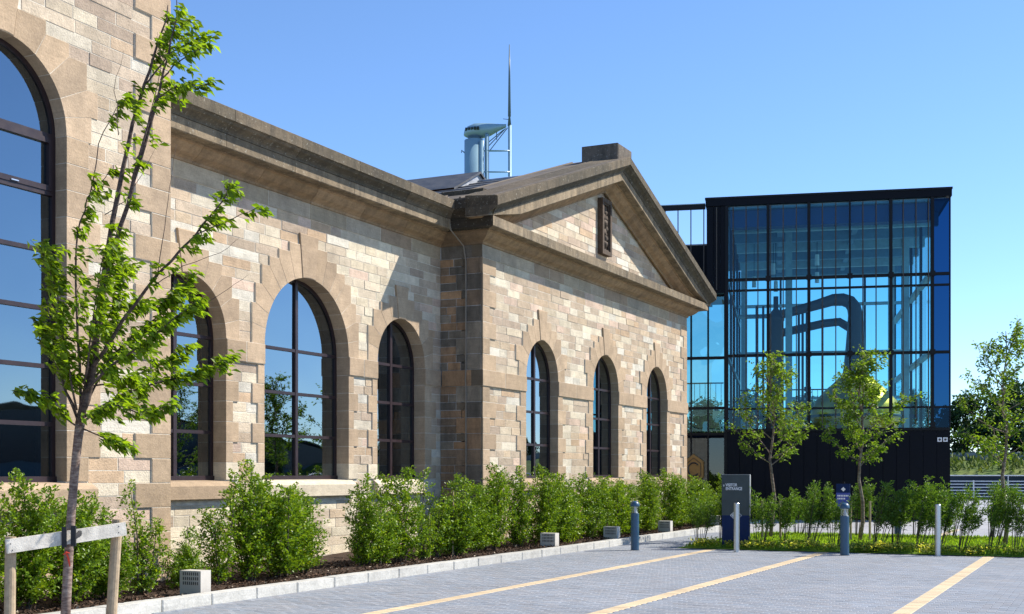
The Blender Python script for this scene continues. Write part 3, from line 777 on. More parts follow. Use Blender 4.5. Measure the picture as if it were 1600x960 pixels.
# carved panel in its frame
def panel(par):
    a, b, z0, z1 = PANEL; fr = .11
    po = empty('carved_panel', MP((a + b) / 2, z0, 0), parent=par)
    def fm(m):
        m.box(MP, a, b, z0, z0 + fr, -.06, .10); m.box(MP, a, b, z1 - fr, z1, -.06, .10); m.box(MP, a, a + fr, z0 + fr, z1 - fr, -.06, .10); m.box(MP, b - fr, b, z0 + fr, z1 - fr, -.06, .10)
        m.box(MP, a + fr, a + fr + .04, z0 + fr + .04, z1 - fr - .04, -.06, .06); m.box(MP, b - fr - .04, b - fr, z0 + fr + .04, z1 - fr - .04, -.06, .06)
        m.box(MP, a + fr, b - fr, z0 + fr, z0 + fr + .04, -.06, .06); m.box(MP, a + fr, b - fr, z1 - fr - .04, z1 - fr, -.06, .06)
    one('panel_frame', 'carving', po, fm)
    one('panel_ground', 'carving', po, lambda m: m.box(MP, a + .02, b - .02, z0 + .02, z1 - .02, -.06, .005))
    def rel(m):                                     # weathered relief: stacked scrolls and a shield
        cx = (a + b) / 2
        for (dx, dz, r) in ((0, .30, .13), (.04, .46, .12), (-.06, .60, .12), (.07, .72, .11), (-.02, .86, .14), (.08, 1.0, .10), (-.08, 1.02, .10), (.0, 1.14, .12), (.05, 1.25, .07), (-.05, 1.27, .07), (-.1, .42, .06), (.11, .58, .06)):
            vs = []; fs = []; n1, n2 = 5, 9
            for i in range(n1 + 1):
                for j in range(n2):
                    t = math.pi / 2 * i / n1; p = 2 * math.pi * j / n2; rr = r * math.cos(t) * (1 + .25 * math.sin(3 * p + dx * 40))
                    vs.append(MP(cx + dx + rr * math.cos(p), z0 + dz + rr * math.sin(p) * .85, r * .75 * math.sin(t)))
            fs = [(i * n2 + j, i * n2 + (j + 1) % n2, (i + 1) * n2 + (j + 1) % n2, (i + 1) * n2 + j) for i in range(n1) for j in range(n2)]
            m.add(vs, fs)
    one('relief', 'carving', po, rel, smooth=True)
panel(tw)

# ---- roofs
def ped_roof(m):
    zt = 7.56; y0, y1 = YP - .70, 13.62
    for sg in (1, -1):
        X0 = XB - .74 if sg > 0 else XC + .74; zr = 7.53 + (HALF + .74) * sl_ * 1.0
        vs = [(X0, y0, 7.53), (XM, y0, zr), (XM, y1, zr), (X0, y1, 7.53)]; vs += [(x, y, zz - .06) for x, y, zz in vs]
        m.add(vs, [(0, 1, 2, 3), (4, 7, 6, 5), (0, 4, 5, 1), (3, 2, 6, 7), (0, 3, 7, 4)])
ro = one('roof', 'roof_felt', bld, ped_roof); fix_normals(ro.data)
for i in range(2):                                   # sheet rolls running down the slope
    yy = YP + .15 + i * .75
    for sg in (1, -1):
        X0 = XB - .72 if sg > 0 else XC + .72; zr = 7.53 + (HALF + .74) * sl_
        one('roof_roll', 'roof_felt', ro, lambda m: m.tube([(X0, yy, 7.54), (XM - sg * .05, yy, zr - .01)], .028, 6))
one('parapet_back', 'roof_felt', ro, lambda m: m.add([(XB + .1, 13.6, 7.3), (XC - .1, 13.6, 7.3), (XM, 13.6, 7.45 + (HALF + .7) * sl_)], [(0, 1, 2)]))
def main_roof(m):
    for sg in (1, -1):
        X0 = XB + .1 if sg > 0 else XC - .1
        vs = [(X0, 13.63, 7.42), (XM, 13.63, 9.89), (XM, 25.9, 9.89), (X0, 25.9, 7.42)]; m.add(vs, [(0, 1, 2, 3)])
mr = one('slate_roof', 'slate', bld, main_roof)
for k in range(12):                                   # slate courses on the visible slope
    t0, t1 = k / 12, (k + 1.15) / 12; f = lambda t: (XB + .1 + (XM - XB - .1) * min(t, 1), 7.42 + 2.47 * min(t, 1))
    (xa, za), (xb, zb) = f(t0), f(t1)
    one('slate_course', 'slate', mr, lambda m: m.add([(xa, 13.64, za + .04), (xa, 25.8, za + .04), (xb, 25.8, zb + .014), (xb, 13.64, zb + .014), (xa, 13.64, za), (xa, 25.8, za)], [(0, 1, 2, 3), (4, 5, 1, 0)]))
one('ridge', 'lead', mr, lambda m: m.tube([(XM, 13.64, 9.91), (XM, 16.3, 9.91)], .05, 8))
def lantern_walls(m):
    m.box(WLD, XM - 1.42, XM + 1.42, 16.36, 25, 8.9, 9.46)
one('ridge_vent_wall', 'bench_wood', mr, lantern_walls)
o = one('ridge_vent_end', 'lead', mr, lambda m: m.add([(XM - 1.45, 16.3, 8.9), (XM + 1.45, 16.3, 8.9), (XM + 1.45, 16.3, 9.48), (XM, 16.3, 10.17), (XM - 1.45, 16.3, 9.48)], [(0, 1, 2, 3, 4)]))
def lantern_roof(m):
    for sg in (1, -1): m.add([(XM - sg * 1.6, 16.22, 9.42), (XM, 16.22, 10.2), (XM, 25.1, 10.2), (XM - sg * 1.6, 25.1, 9.42), (XM - sg * 1.6, 16.22, 9.36), (XM, 16.22, 10.14)], [(0, 1, 2, 3), (4, 5, 1, 0)])
one('ridge_vent_roof', 'slate', mr, lantern_roof)
zr = 7.53 + (HALF + .74) * sl_
def acro(m):
    a = XM - .52; b = XM + .52; c = (.15, .125, .10)
    pts = [(a, zr - .28), (a, zr + .26), (b, zr + .26), (b, zr - .28)]
    m.poly_prism(MP, pts, -.42, .62, c, .02)
o = one('apex_block', 'cornice', bld, acro); fix_normals(o.data)
# parapet block and slate roof of the wing
def wing_roof(m):
    zt = 8.35; y0, ym, y1 = YW + 1.0, YW + 4.2, YW + 7.6
    vs = [(XA, y0, 7.45), (XB + 3, y0, 7.45), (XB + 1.5, ym, zt), (XA, ym, zt), (XA, y1, 7.45), (XB + 3, y1, 7.45)]
    m.add(vs, [(0, 1, 2, 3), (3, 2, 5, 4), (1, 5, 2)])
wr_ = one('wing_roof', 'slate', bld, wing_roof)
for k in range(9):                                   # slate courses stepping up the slope
    t0 = k / 9; t1 = t0 + .118; f = lambda t: (YW + 1.0 + 3.2 * t, 7.45 + .90 * t)
    (ya, za), (yb, zb) = f(t0), f(min(1, t1)); xe0 = XB + 3 - 1.5 * t0
    one('slate_course', 'slate', wr_, lambda m: m.add([(XA, ya, za + .035), (xe0, ya, za + .035), (xe0 - .15, yb, zb + .012), (XA, yb, zb + .012), (XA, ya, za + .01), (xe0, ya, za + .01)], [(0, 1, 2, 3), (4, 5, 1, 0)]))
one('wing_ridge', 'lead', wr_, lambda m: m.tube([(XA, YW + 4.2, 8.37), (XB + 1.5, YW + 4.2, 8.37), (XB + 2.9, YW + 1.05, 7.5)], .09, 8))
one('gutter_lining', 'lead', wr_, lambda m: m.box(WLD, XA, XB + 2.9, YW - .15, YW + 1.0, 7.36, 7.46))
one('parapet_block', 'cornice', bld, lambda m: m.poly_prism(side_map(XB + .15), [(YP + .05, 7.45), (YP + 1.1, 7.45), (YP + 1.1, 7.93), (YP + .05, 7.93)], -.9, .0, (.10, .085, .06), .02))
# pavilion top
leg('pavilion_cornice_stone', [(p, z - 6.66 + VTOP) for p, z in BED + CORONA[1:4] + CYMA[1:]], (6.6, YP), (XA, YP), 0, 1, (0, -1), 1.9, 'cornice', CW, bld)
leg('pavilion_cornice_stone', [(p, z - 6.66 + VTOP) for p, z in BED + CORONA[1:4] + CYMA[1:]], (XA, YP), (XA, 24), -1, 0, (1, 0), 2.8, 'cornice', CW, bld)
one('pavilion_roof', 'slate', bld, lambda m: m.add([(6.6, YP, VTOP + .85), (XA, YP, VTOP + .85), (XA, 24, VTOP + .85), (6.6, 24, VTOP + .85), (8.5, 18, VTOP + 3), (12.5, 18, VTOP + 3)], [(0, 1, 5, 4), (1, 2, 5), (2, 3, 4, 5), (3, 0, 4)]))
# lightning conductor tape down the return wall
one('lightning_conductor', 'cable', bld, lambda m: m.tube([(XB - .50, YP + .55, 7.62), (XB - .80, YP + .52, 7.52), (XB - .80, YP + .5, 7.3), (XB - .60, YP + .48, 7.1), (XB - .58, YP + .45, 6.9), (XB - .10, YP + .40, 6.64), (XB - .06, YP + .36, 6.3), (XB - .06, YP + .36, 3.95), (XB - .08, YP + .36, 3.7), (XB - .06, YP + .36, 3.5), (XB - .055, YP + .36, .1)], .016, 6))

# ================================================================== GLASS BUILDING
GA = Vector((44.30, 13.45, 0)); GB = Vector((46.30, 5.25, 0)); GE = (GB - GA).normalized(); GN = Vector((-GE.y, GE.x, 0)); GW = (GB - GA).length
if GN.x < 0: GN = -GN
def G(s, z, d):                                     # s along the facade, d = outwards (negative = into the building)
    p = GA + GE * s - GN * d; return (p.x, p.y, z)
GD = 15.0; ZT = 11.62
gb = empty('glass_building', G(GW / 2, 0, 0), 'dark framed glass building beside the stone gable, on a black clad base', 'building')
gbox = lambda name, mat, par, *a: one(name, mat, par, lambda m: [m.box(G, *x) for x in a])
def gbo(name, mat, par, *a):
    o = gbox(name, mat, par, *a); fix_normals(o.data); return o
S0 = .72
roof_g = gbo('roof', 'black_clad', gb, (-.04, GW + .05, 11.36, ZT, -GD, .06))
gbo('roof_edge', 'mullion', roof_g, (-.06, GW + .07, ZT - .02, ZT + .05, -GD - .02, .09))
gbo('ceiling', 'interior', gb, (S0 + .1, GW - .12, 11.25, 11.35, -GD + .1, -.15))
for k in range(1, 7): gbo('ceiling_beam', 'steel_blue' if k % 2 else 'interior', gb, (S0 + .15, GW - .15, 10.75, 11.249, -k * 2.2 - .14, -k * 2.2 + .14))
for s in (2.6, 5.4): gbo('ceiling_beam', 'interior', gb, (s - .1, s + .1, 10.9, 11.248, -GD + .2, -2.36))
gbo('front_bulkhead', 'deep_blue', gb, (S0 + .12, GW - .6, 10.62, 11.24, -.9, -.35))
gbo('floor_slab', 'interior_floor', gb, (S0, GW, 3.02, 3.20, -GD, -.06))
gbo('plant_room', 'dark_int', gb, (S0 + .2, GW - .2, 0, 3.0, -GD + .3, -.5))
for i in range(17):                                 # black cladding panels of the base
    a = S0 + (GW - S0) * i / 17; b = S0 + (GW - S0) * (i + 1) / 17
    gbo('cladding_panel', 'black_clad', gb, (a + .006, b - .006, .02, 3.16, -.06, random.uniform(-.003, .003)))
gbo('cladding_rail', 'mullion', gb, (S0, GW + .01, 3.165, 3.26, -.1, .05))
for i in range(3):
    a = S0 * i / 3; b = S0 * (i + 1) / 3; gbo('cladding_panel', 'black_clad', gb, (a + .006, b - .006, 8.30, 11.355, -.3, 0))
gbo('side_cladding', 'black_clad', gb, (-.02, .0, 8.28, 11.3, -3.2, -.31))
gbo('soffit', 'black_clad', gb, (0, S0, 8.20, 8.295, -3.2, 0))
HV = [S0, 2.19, 3.62, 5.04, 6.44, 7.84, GW]; ZR = [3.26, 3.98, 5.91, 8.27, 8.66, 11.30]
for i, (a, b) in enumerate(zip(HV[:-1], HV[1:])):
    for z0, z1 in zip(ZR[:-1], ZR[1:]):
        one('pane', 'pane_spandrel' if b == GW else 'pane_new', gb, lambda m: m.add([G(a + .02, z0, -.05), G(b - .02, z0, -.05), G(b - .02, z1, -.05), G(a + .02, z1, -.05)], [(0, 3, 2, 1)]))
for s in HV[:-1]: gbo('mullion', 'mullion', gb, (s - (.03 if abs(s - 5.04) < .1 else .055), s + (.03 if abs(s - 5.04) < .1 else .055), 3.262, 11.355, -.16, .04))
gbo('mullion', 'mullion', gb, (GW - .03, GW + .015, 3.262, 11.355, -.12, .005))
for z in ZR[1:-1]:
    gbo('transom', 'mullion', gb, (S0 + .06, GW - .035, z - (.05 if z in (5.91, 8.66) else .035), z + (.05 if z in (5.91, 8.66) else .035), -.12, .02))
for s in HV[1:-1]:
    for z in (5.91, 8.66, 3.35): gbo('bracket', 'mullion', gb, (s - .09, s + .09, z - .09, z + .09, .041, .13))
for s in (.95, 1.41, 1.83, 2.28, 2.72, 3.18, 4.09, 4.55, 5.48, 5.93, 6.85, 7.28, 7.70): gbo('fin', 'fin', gb, (s - .018, s + .018, 3.262, 11.30, .045, .12))
gbo('fin', 'fin', gb, (.36 - .018, .36 + .018, 8.3, 11.30, .045, .12))
# side and rear glazing with their frames
for s in (S0 + .01, 7.86):
    for k in range(4):
        d0 = -.2 - k * (GD - .4) / 4; d1 = d0 - (GD - .4) / 4
        one('pane', 'pane_new', gb, lambda m: m.add([G(s, 3.26, d0), G(s, 3.26, d1), G(s, 11.3, d1), G(s, 11.3, d0)], [(0, 1, 2, 3)]))
        gbo('mullion', 'mullion', gb, (s - .05, s + .05, 3.2, 11.3, d1 - .05, d1 + .05))
    for z in (5.91, 8.66): gbo('transom', 'steel_blue' if s > 5 else 'mullion', gb, (s - (.16 if s > 5 else .04), s + .04, z - .07, z + .07, -GD + .25, -.25))
for k in range(4):
    a = S0 + (GW - S0) * k / 4; b = S0 + (GW - S0) * (k + 1) / 4
    one('pane', 'pane_new', gb, lambda m: m.add([G(a, 3.26, -GD + .1), G(b, 3.26, -GD + .1), G(b, 11.3, -GD + .1), G(a, 11.3, -GD + .1)], [(0, 1, 2, 3)]))
    gbo('mullion', 'mullion', gb, (a - .05, a + .05, 3.2, 11.3, -GD + .05, -GD + .18))
for z in (5.2, 7.3, 9.6): gbo('transom', 'steel_blue', gb, (S0, GW, z - .07, z + .07, -GD + .12, -GD + .3))
# structural frame, gallery rail, service pipes
for s, d in ((2.95, -4.2), (7.55, -6.5), (1.1, -9.0), (7.5, -12.5)): gbo('column', 'steel_blue', gb, (s - .13, s + .13, 3.2, 11.25, d - .13, d + .13))
for s, r in ((1.7, .06), (3.35, .05), (3.5, .05), (3.65, .035), (1.95, .05)): one('service_pipe', 'dark_int', gb, lambda m: m.tube([G(s, 3.2, -5.5), G(s, 8.4, -5.5)], r, 6))
one('service_pipe', 'steel_blue', gb, lambda m: m.tube([G(S0 + .2, 8.05, -6), G(2.6, 8.05, -6)], .09, 8))
one('service_pipe', 'steel_blue', gb, lambda m: m.tube([G(S0 + .2, 6.9, -10), G(GW - .3, 6.9, -10)], .08, 8))
for s, z in ((1.6, 9.1), (2.35, 9.6), (2.45, 8.9), (4.05, 9.9), (4.05, 9.2)):
    one('hanging_lamp', 'white_paint', gb, lambda m: m.tube([G(s, z, -5), G(s, z + .42, -5)], [.09, .08], 8))
    one('lamp_cable', 'mullion', gb, lambda m: m.tube([G(s, z + .4, -5), G(s, 11.3, -5)], .012, 5))
gbo('gallery_beam', 'dark_int', gb, (S0 + .2, GW - .2, 3.9, 4.05, -7.1, -6.9))
gbo('handrail', 'mullion', gb, (S0 + .2, 6.2, 5.08, 5.13, -7.03, -6.98))
for i in range(28): gbo('baluster', 'mullion', gb, (S0 + .25 + i * .21, S0 + .268 + i * .21, 4.05, 5.1, -7.01, -6.99))
for k in range(2):                                   # pair of small square wall lights
    s = 8.08 + k * .19; wl = gbo('wall_light', 'white_paint', gb, (s - .075, s + .075, 2.76, 2.91, .001, .05)); one('lens', 'grille', wl, lambda m: m.tube([G(s, 2.835, .045), G(s, 2.835, .056)], .042, 14))
# link glazing between the stone gable and the glass box
LX0, LX1 = -3.4, S0 - .08
LS = [LX1 - .62 * i for i in range(7)]
for a, b in zip(LS[1:], LS[:-1]):
    for z0, z1 in zip((3.2, 4.05, 5.9), (4.05, 5.9, 8.2)):
        t = random.uniform(-.012, .012); one('link_pane', 'pane_link', gb, lambda m: m.add([G(a, z0, -.55), G(b, z0, -.55 + t), G(b, z1, -.55 + t), G(a, z1, -.55)], [(0, 3, 2, 1)]))
    gbo('link_mullion', 'mullion', gb, (a - .03, a + .03, .05, 8.2, -.68, -.5))
    one('entrance_pane', 'pane_entry', gb, lambda m: m.add([G(a, .05, -.58), G(b, .05, -.58), G(b, 2.95, -.58), G(a, 2.95, -.58)], [(0, 3, 2, 1)]))
for z in (3.1, 4.05, 5.9, 8.2): gbo('link_transom', 'mullion', gb, (LS[-1], LX1, z - .05, z + .05, -.7, -.49))
gbo('link_post', 'mullion', gb, (S0 - .1, S0 - .06 + .06, 0, 8.2, -.75, -.02))
gbo('link_rear', 'dark_int', gb, (LS[-1], S0 - .15, 0, 3.05, -6, -5.9)); gbo('link_floor', 'dark_int', gb, (LS[-1], S0 - .15, 3.0, 3.15, -6, -.7))
gbo('link_rail', 'mullion', gb, (LS[-1], S0 - .2, 5.05, 5.1, -2.05, -2.0))
for i in range(20): gbo('baluster', 'mullion', gb, (LS[-1] + .1 + i * .2, LS[-1] + .118 + i * .2, 3.2, 5.06, -2.03, -2.01))
# rooftop plant screen, left of the box
gbo('plant_wall', 'black_clad', gb, (-4.6, -.03, 8.3, 10.55, -4.6, -3.3)); gbo('plant_wall_cap', 'sign_side', gb, (-4.62, -.03, 10.55, 10.6, -4.62, -3.28))
gbo('screen_rail', 'mullion', gb, (-4.6, -.065, 11.33, 11.5, -.35, -.2)); gbo('screen_rail', 'steel_blue', gb, (-4.6, -.07, 11.505, 11.53, -.36, -.19))
for i in range(9): gbo('screen_post', 'fin', gb, (-.12 - i * .47 - .018, -.12 - i * .47 + .018, 8.25, 11.33, -.31, -.24))
# bronze lozenge emblem on the entrance glazing
def emblem():
    s, z = -.50, 1.80; o = one('emblem_sign', 'bronze', gb, lambda m: m.poly_prism(G, [(s, z - .58), (s + .38, z - .3), (s + .38, z + .3), (s, z + .58), (s - .38, z + .3), (s - .38, z - .3)], -.5, -.42, None, .02)); fix_normals(o.data)
    n = 20; pts = [G(s + .2 * math.cos(math.radians(40 + 280 * i / n)), z + .24 * math.sin(math.radians(40 + 280 * i / n)), -.40) for i in range(n + 1)]
    one('letter', 'fin', o, lambda m: m.tube(pts, .03, 6))
    n = 6; hx = [(s + .30 * math.cos(math.pi / 6 + math.pi / 3 * i) , z + .42 * math.sin(math.pi / 6 + math.pi / 3 * i)) for i in range(7)]
    one('rim', 'fin', o, lambda m: m.tube([G(a, b, -.41) for a, b in hx], .015, 5))
emblem()

# copper pot still inside
def pot_still():
    c = Vector(G(5.55, 3.2, -5.5)); st = empty('pot_still', c, 'copper pot still with brass belly and swan neck inside the glass building', 'still')
    one('belly', 'brass', st, lambda m: m.lathe([(1.35, 0), (1.62, .25), (1.72, .7), (1.70, 1.0), (1.55, 1.35), (1.2, 1.75), (.85, 2.05), (.66, 2.25)], c, 40), smooth=True)
    one('seam', 'copper_dark', st, lambda m: m.lathe([(1.70, .66), (1.745, .68), (1.745, .76), (1.70, .78)], c, 40), smooth=True)
    nk = [(0, 2.2, .64), (0, 2.7, .55), (0, 3.4, .47), (0, 4.1, .40), (0, 4.75, .35), (-.06, 5.05, .335), (-.22, 5.27, .32), (-.5, 5.38, .30), (-.85, 5.38, .28), (-1.4, 5.22, .25), (-2.3, 4.98, .22), (-2.9, 4.84, .21)]
    one('neck', 'copper_dark', st, lambda m: m.tube([c + GE * a + Vector((0, 0, h)) for a, h, r in nk], [r * .84 for *_, r in nk], 20), smooth=True)
    one('return_pipe', 'copper_dark', st, lambda m: m.tube([c + GE * a + GN * .5 + Vector((0, 0, h)) for a, h in ((-.2, 4.3), (-.6, 4.55), (-1.2, 4.5), (-2.9, 4.15))], .17, 12), smooth=True)
    one('manhole', 'copper_dark', st, lambda m: m.tube([c + GE * .35 - GN * .3 + Vector((0, 0, 3.0)), c + GE * .52 - GN * .45 + Vector((0, 0, 3.0))], .14, 14))
    c2 = Vector(G(2.45, 3.2, -5.7)); cd = empty('condenser', c2, 'tall dark vertical condenser column beside the still', 'condenser')
    one('shell', 'copper_dark', cd, lambda m: m.lathe([(.30, 0), (.30, 4.6), (.34, 4.62), (.34, 4.75), (.22, 4.95), (.1, 5.1), (.1, 5.6), (0, 5.6)], c2, 20), smooth=True)
    one('valve', 'dark_int', cd, lambda m: [m.lathe([(.0, 0), (.14, .0), (.14, .18), (0, .18)], c2 + GE * 1.25 + Vector((0, 0, z)), 12) for z in (1.0, 1.5, 1.75)] + [m.tube([c2 + GE * 1.25, c2 + GE * 1.25 + Vector((0, 0, 2.4))], .05, 8)])
pot_still()

# ================================================================== far tower
def tower():
    D = 430.; k = D / 1964
    def T(x, y, dz=0): 
        p = FWD * (D + dz) + RIGHT * ((x - 800) * k); return Vector((p.x, p.y, EYE + (740 - y) * k))
    b = T(742, 740); b.z = 0
    t = empty('observation_tower', b, 'distant pale blue observation tower with streamlined cabin and needle mast', 'tower')
    def v(x, y0, y1, r0, r1, name, mat, seg=20, dz=0):
        a, c = T(x, y0, dz), T(x, y1, dz); return one(name, mat, t, lambda m: m.tube([a, c], [r0 * k, r1 * k], seg), smooth=True)
    v(741, 748, 220, 15.5, 15.5, 'shaft', 'tower_paint', 28); v(753, 748, 224, 4, 4, 'shaft_rib', 'tower_paint', 10, -3)
    v(761, 748, 213, 4, 3.4, 'column', 'tower_paint', 12, -2); v(796.5, 748, 196, 2.9, 2.6, 'mast', 'tower_paint', 12)
    m = MB(); pts = [T(796, 197), T(796, 183), T(796, 182), T(796, 120), T(796, 70)]; m.tube(pts, [3 * k, 1.6 * k, 2.5 * k, 1.6 * k, .6 * k], 10); m.build('spire', 'tower_dark', t, smooth=True)
    # cabin: streamlined pod tapering to the mast
    m = MB(); vs = []; n = 16; secs = [(724.5, 211, .5, 1), (726, 209, 5, 7), (731, 208, 8.5, 13), (741, 207, 11.5, 17), (753, 206, 11.5, 16), (766, 204, 9.5, 12), (780, 200, 5, 7), (791, 197, 2.5, 3)]
    for x, y, h, wd in secs:
        c = T(x, y)
        for i in range(n):
            a = 2 * math.pi * i / n; cz = math.sin(a); cz = cz * (1.15 if cz > 0 else .9)
            vs.append(c + FWD * (wd * k * math.cos(a)) + Vector((0, 0, h * k * cz)))
    m.add(vs, [(i * n + j, i * n + (j + 1) % n, (i + 1) * n + (j + 1) % n, (i + 1) * n + j) for i in range(len(secs) - 1) for j in range(n)])
    cab = m.build('cabin', 'tower_paint', t, smooth=True); fix_normals(cab.data)
    for i in range(5):
        x = 729 + i * 4.6; a = T(x, 205.0, (-17.0 + (3 - i) * (2.3 if i < 3 else .4)) * k); 
        one('cabin_window', 'tower_win', cab, lambda m: m.tube([a - RIGHT * 1.8 * k, a + RIGHT * 1.8 * k], 2.7 * k, 8))
    v(742, 224, 216, 9, 11, 'cabin_neck', 'tower_dark', 16, -1)
    for y in (236, 269):
        pts = [T(741 + 55.5 * (.5 - .5 * math.cos(a)) + 0, y + 2.5 * math.sin(a), -12 * k * math.sin(a)) for a in [2 * math.pi * i / 24 for i in range(25)]]
        one('ring', 'tower_paint', t, lambda m: m.tube(pts, .95 * k, 6))
    for (xa, ya, xb, yb) in ((793, 200, 765, 236), (790, 201, 762, 230), (787, 203, 764, 222), (776, 205, 776, 219)): one('strut', 'tower_dark', t, lambda m: m.tube([T(xa, ya), T(xb, yb)], .75 * k, 6))
    one('sensor_arm', 'tower_dark', t, lambda m: m.tube([T(786, 186), T(794, 187)], .5 * k, 5)); one('sensor_arm', 'tower_dark', t, lambda m: m.tube([T(721, 239), T(721, 235), T(726, 239)], .9 * k, 5))
tower()

# ================================================================== street furniture
def bollard(x, y, h=1.06):
    b = empty('bollard_light', (x, y, 0)); r = .088
    one('post', 'bollard_blue', b, lambda m: m.lathe([(0, 0), (r, 0), (r, h - .27), (r * .9, h - .262), (0, h - .262)], (x, y, 0), 24), smooth=False)
    one('reflector_cone', 'silver', b, lambda m: m.lathe([(r * .8, h - .258), (.022, h - .165), (.022, h - .12)], (x, y, 0), 20), smooth=True)
    one('lantern', 'lantern', b, lambda m: m.lathe([(r * .97, h - .26), (r * .97, h - .118)], (x, y, 0), 24), smooth=True)
    one('cap', 'bollard_blue', b, lambda m: m.lathe([(0, h - .12), (r * 1.12, h - .12), (r * 1.14, h - .095), (r * 1.06, h - .06), (r * .85, h - .028), (r * .5, h - .006), (0, h)], (x, y, 0), 24), smooth=True)
    one('base_ring', 'mullion', b, lambda m: m.lathe([(r + .004, -.002), (r + .012, 0), (r + .012, .006), (r, .008)], (x, y, 0), 24)); return b
tag(bollard(25.48, 9.33), 'blue bollard light with dome cap between the hedge kerb and a beige line', 'bollard', 'blue bollard lights')
tag(bollard(25.72, 4.94), 'blue bollard light with dome cap standing at the lawn edge between two silver posts', 'bollard', 'blue bollard lights')
tag(bollard(33.9, 5.15), 'blue bollard light with dome cap half hidden behind the lawn shrubs', 'bollard', 'blue bollard lights')
def post(x, y, h, label):
    o = empty('silver_post', (x, y, 0), label, 'post', 'silver posts')
    one('tube', 'silver', o, lambda m: m.lathe([(.058, 0), (.058, h - .01), (.05, h), (0, h)], (x, y, 0), 20), smooth=False)
    one('base_plate', 'silver', o, lambda m: m.lathe([(.075, -.002), (.075, .006), (.058, .008)], (x, y, 0), 20))
post(25.78, 7.18, 1.03, 'plain silver post standing in front of the visitor entrance sign')
post(26.40, 3.23, 1.03, 'plain silver post standing alone at the lawn edge by a beige line')

def text_mesh(s, size, M, mat, name, parent, extr=.004):
    cu = bpy.data.curves.new(name, 'FONT'); cu.body = s; cu.size = size; cu.extrude = extr; cu.offset = size * .018
    o = bpy.data.objects.new('tmp_text', cu); COL.objects.link(o); dg = bpy.context.evaluated_depsgraph_get(); me = bpy.data.meshes.new_from_object(o.evaluated_get(dg))
    bpy.data.objects.remove(o); m = MB(); m.add([M(v.co.x, v.co.y, v.co.z + extr) for v in me.vertices], [tuple(p.vertices) for p in me.polygons]); return m.build(name, mat, parent)
def sign():
    b = Vector((26.95, 7.53, 0)); s = empty('visitor_sign', b, 'tall grey and blue slab sign reading visitor entrance beside the lawn', 'sign')
    ang = math.radians(8); e = Vector((math.sin(ang), -math.cos(ang), 0)); n = Vector((-math.cos(ang), -math.sin(ang), 0))
    W, Hh, T_ = .60, 1.62, .15
    def F(u, z, d): p = b + e * (u - W / 2) + n * d; return (p.x, p.y, z)
    o = one('lower_panel', 'sign_blue', s, lambda m: m.box(F, 0, W, 0, .73, -T_, 0)); fix_normals(o.data)
    o = one('upper_panel', 'sign_grey', s, lambda m: m.box(F, 0, W, .73, Hh, -T_, 0)); fix_normals(o.data)
    o = one('edge_trim', 'sign_side', s, lambda m: m.box(F, W, W + .012, .73, Hh + .004, -T_, -.002)); fix_normals(o.data)
    o = one('top_trim', 'sign_side', s, lambda m: m.box(F, -.003, W, Hh, Hh + .008, -T_, .002)); fix_normals(o.data)
    text_mesh('VISITOR', .092, lambda x, y, z: F(.085 + x * .76, 1.365 + y, .001 + z), 'white_paint', 'lettering', s)
    text_mesh('ENTRANCE', .092, lambda x, y, z: F(.085 + x * .76, 1.285 + y, .001 + z), 'white_paint', 'lettering', s)
    def arrow(m):
        c = (.045, 1.378); m.box(F, c[0] - .005, c[0] + .005, c[1] - .022, c[1] + .022, .001, .006)
        m.add([F(c[0] - .022, c[1] + .005, .004), F(c[0], c[1] + .03, .004), F(c[0] + .022, c[1] + .005, .004), F(c[0], c[1] + .014, .004)], [(0, 1, 3), (1, 2, 3)])
    one('arrow', 'white_paint', s, arrow)
    cx, cz = .31, .73; one('logo', 'white_paint', s, lambda m: m.tube([F(cx + a, cz + c_, .004) for a, c_ in ((-.12, 0), (0, .12), (.12, 0), (0, -.12), (-.12, 0))], .0065, 5))
    text_mesh('H', .06, lambda x, y, z: F(cx - .085 + x, cz - .02 + y, .002 + z), 'white_paint', 'lettering', s)
    one('logo_stroke', 'white_paint', s, lambda m: m.tube([F(cx - .02 + .05 * math.cos(a), cz + .055 * math.sin(a), .004) for a in [math.radians(60 + 240 * i / 12) for i in range(13)]], .006, 5))
sign()
def small_sign():
    b = Vector((39.5, 7.62, 0)); s = empty('notice_board', b, 'small dark blue notice board on a post behind the blue bollard', 'sign')
    F = lambda u, z, d: (b.x - d, b.y - u, z)
    one('post', 'mullion', s, lambda m: m.box(F, -.03, .03, 0, 1.4, -.06, 0)); one('panel', 'sign_blue2', s, lambda m: m.box(F, -.22, .2, .62, 1.05, .001, .03))
    one('head_panel', 'sign_blue', s, lambda m: m.box(F, -.22, .2, 1.051, 1.33, .001, .03))
    one('emblem', 'white_paint', s, lambda m: m.add([F(-.07, 1.16, .033), F(0, 1.09, .033), F(.07, 1.16, .033), F(0, 1.23, .033)], [(0, 1, 2, 3)]))
    def lines(m):
        for z, n in ((.96, 7), (.87, 5)):
            for i in range(n): m.box(F, -.18 + i * .05, -.147 + i * .05, z - .025, z + .025, .031, .034)
    one('lettering', 'white_paint', s, lines)
small_sign()

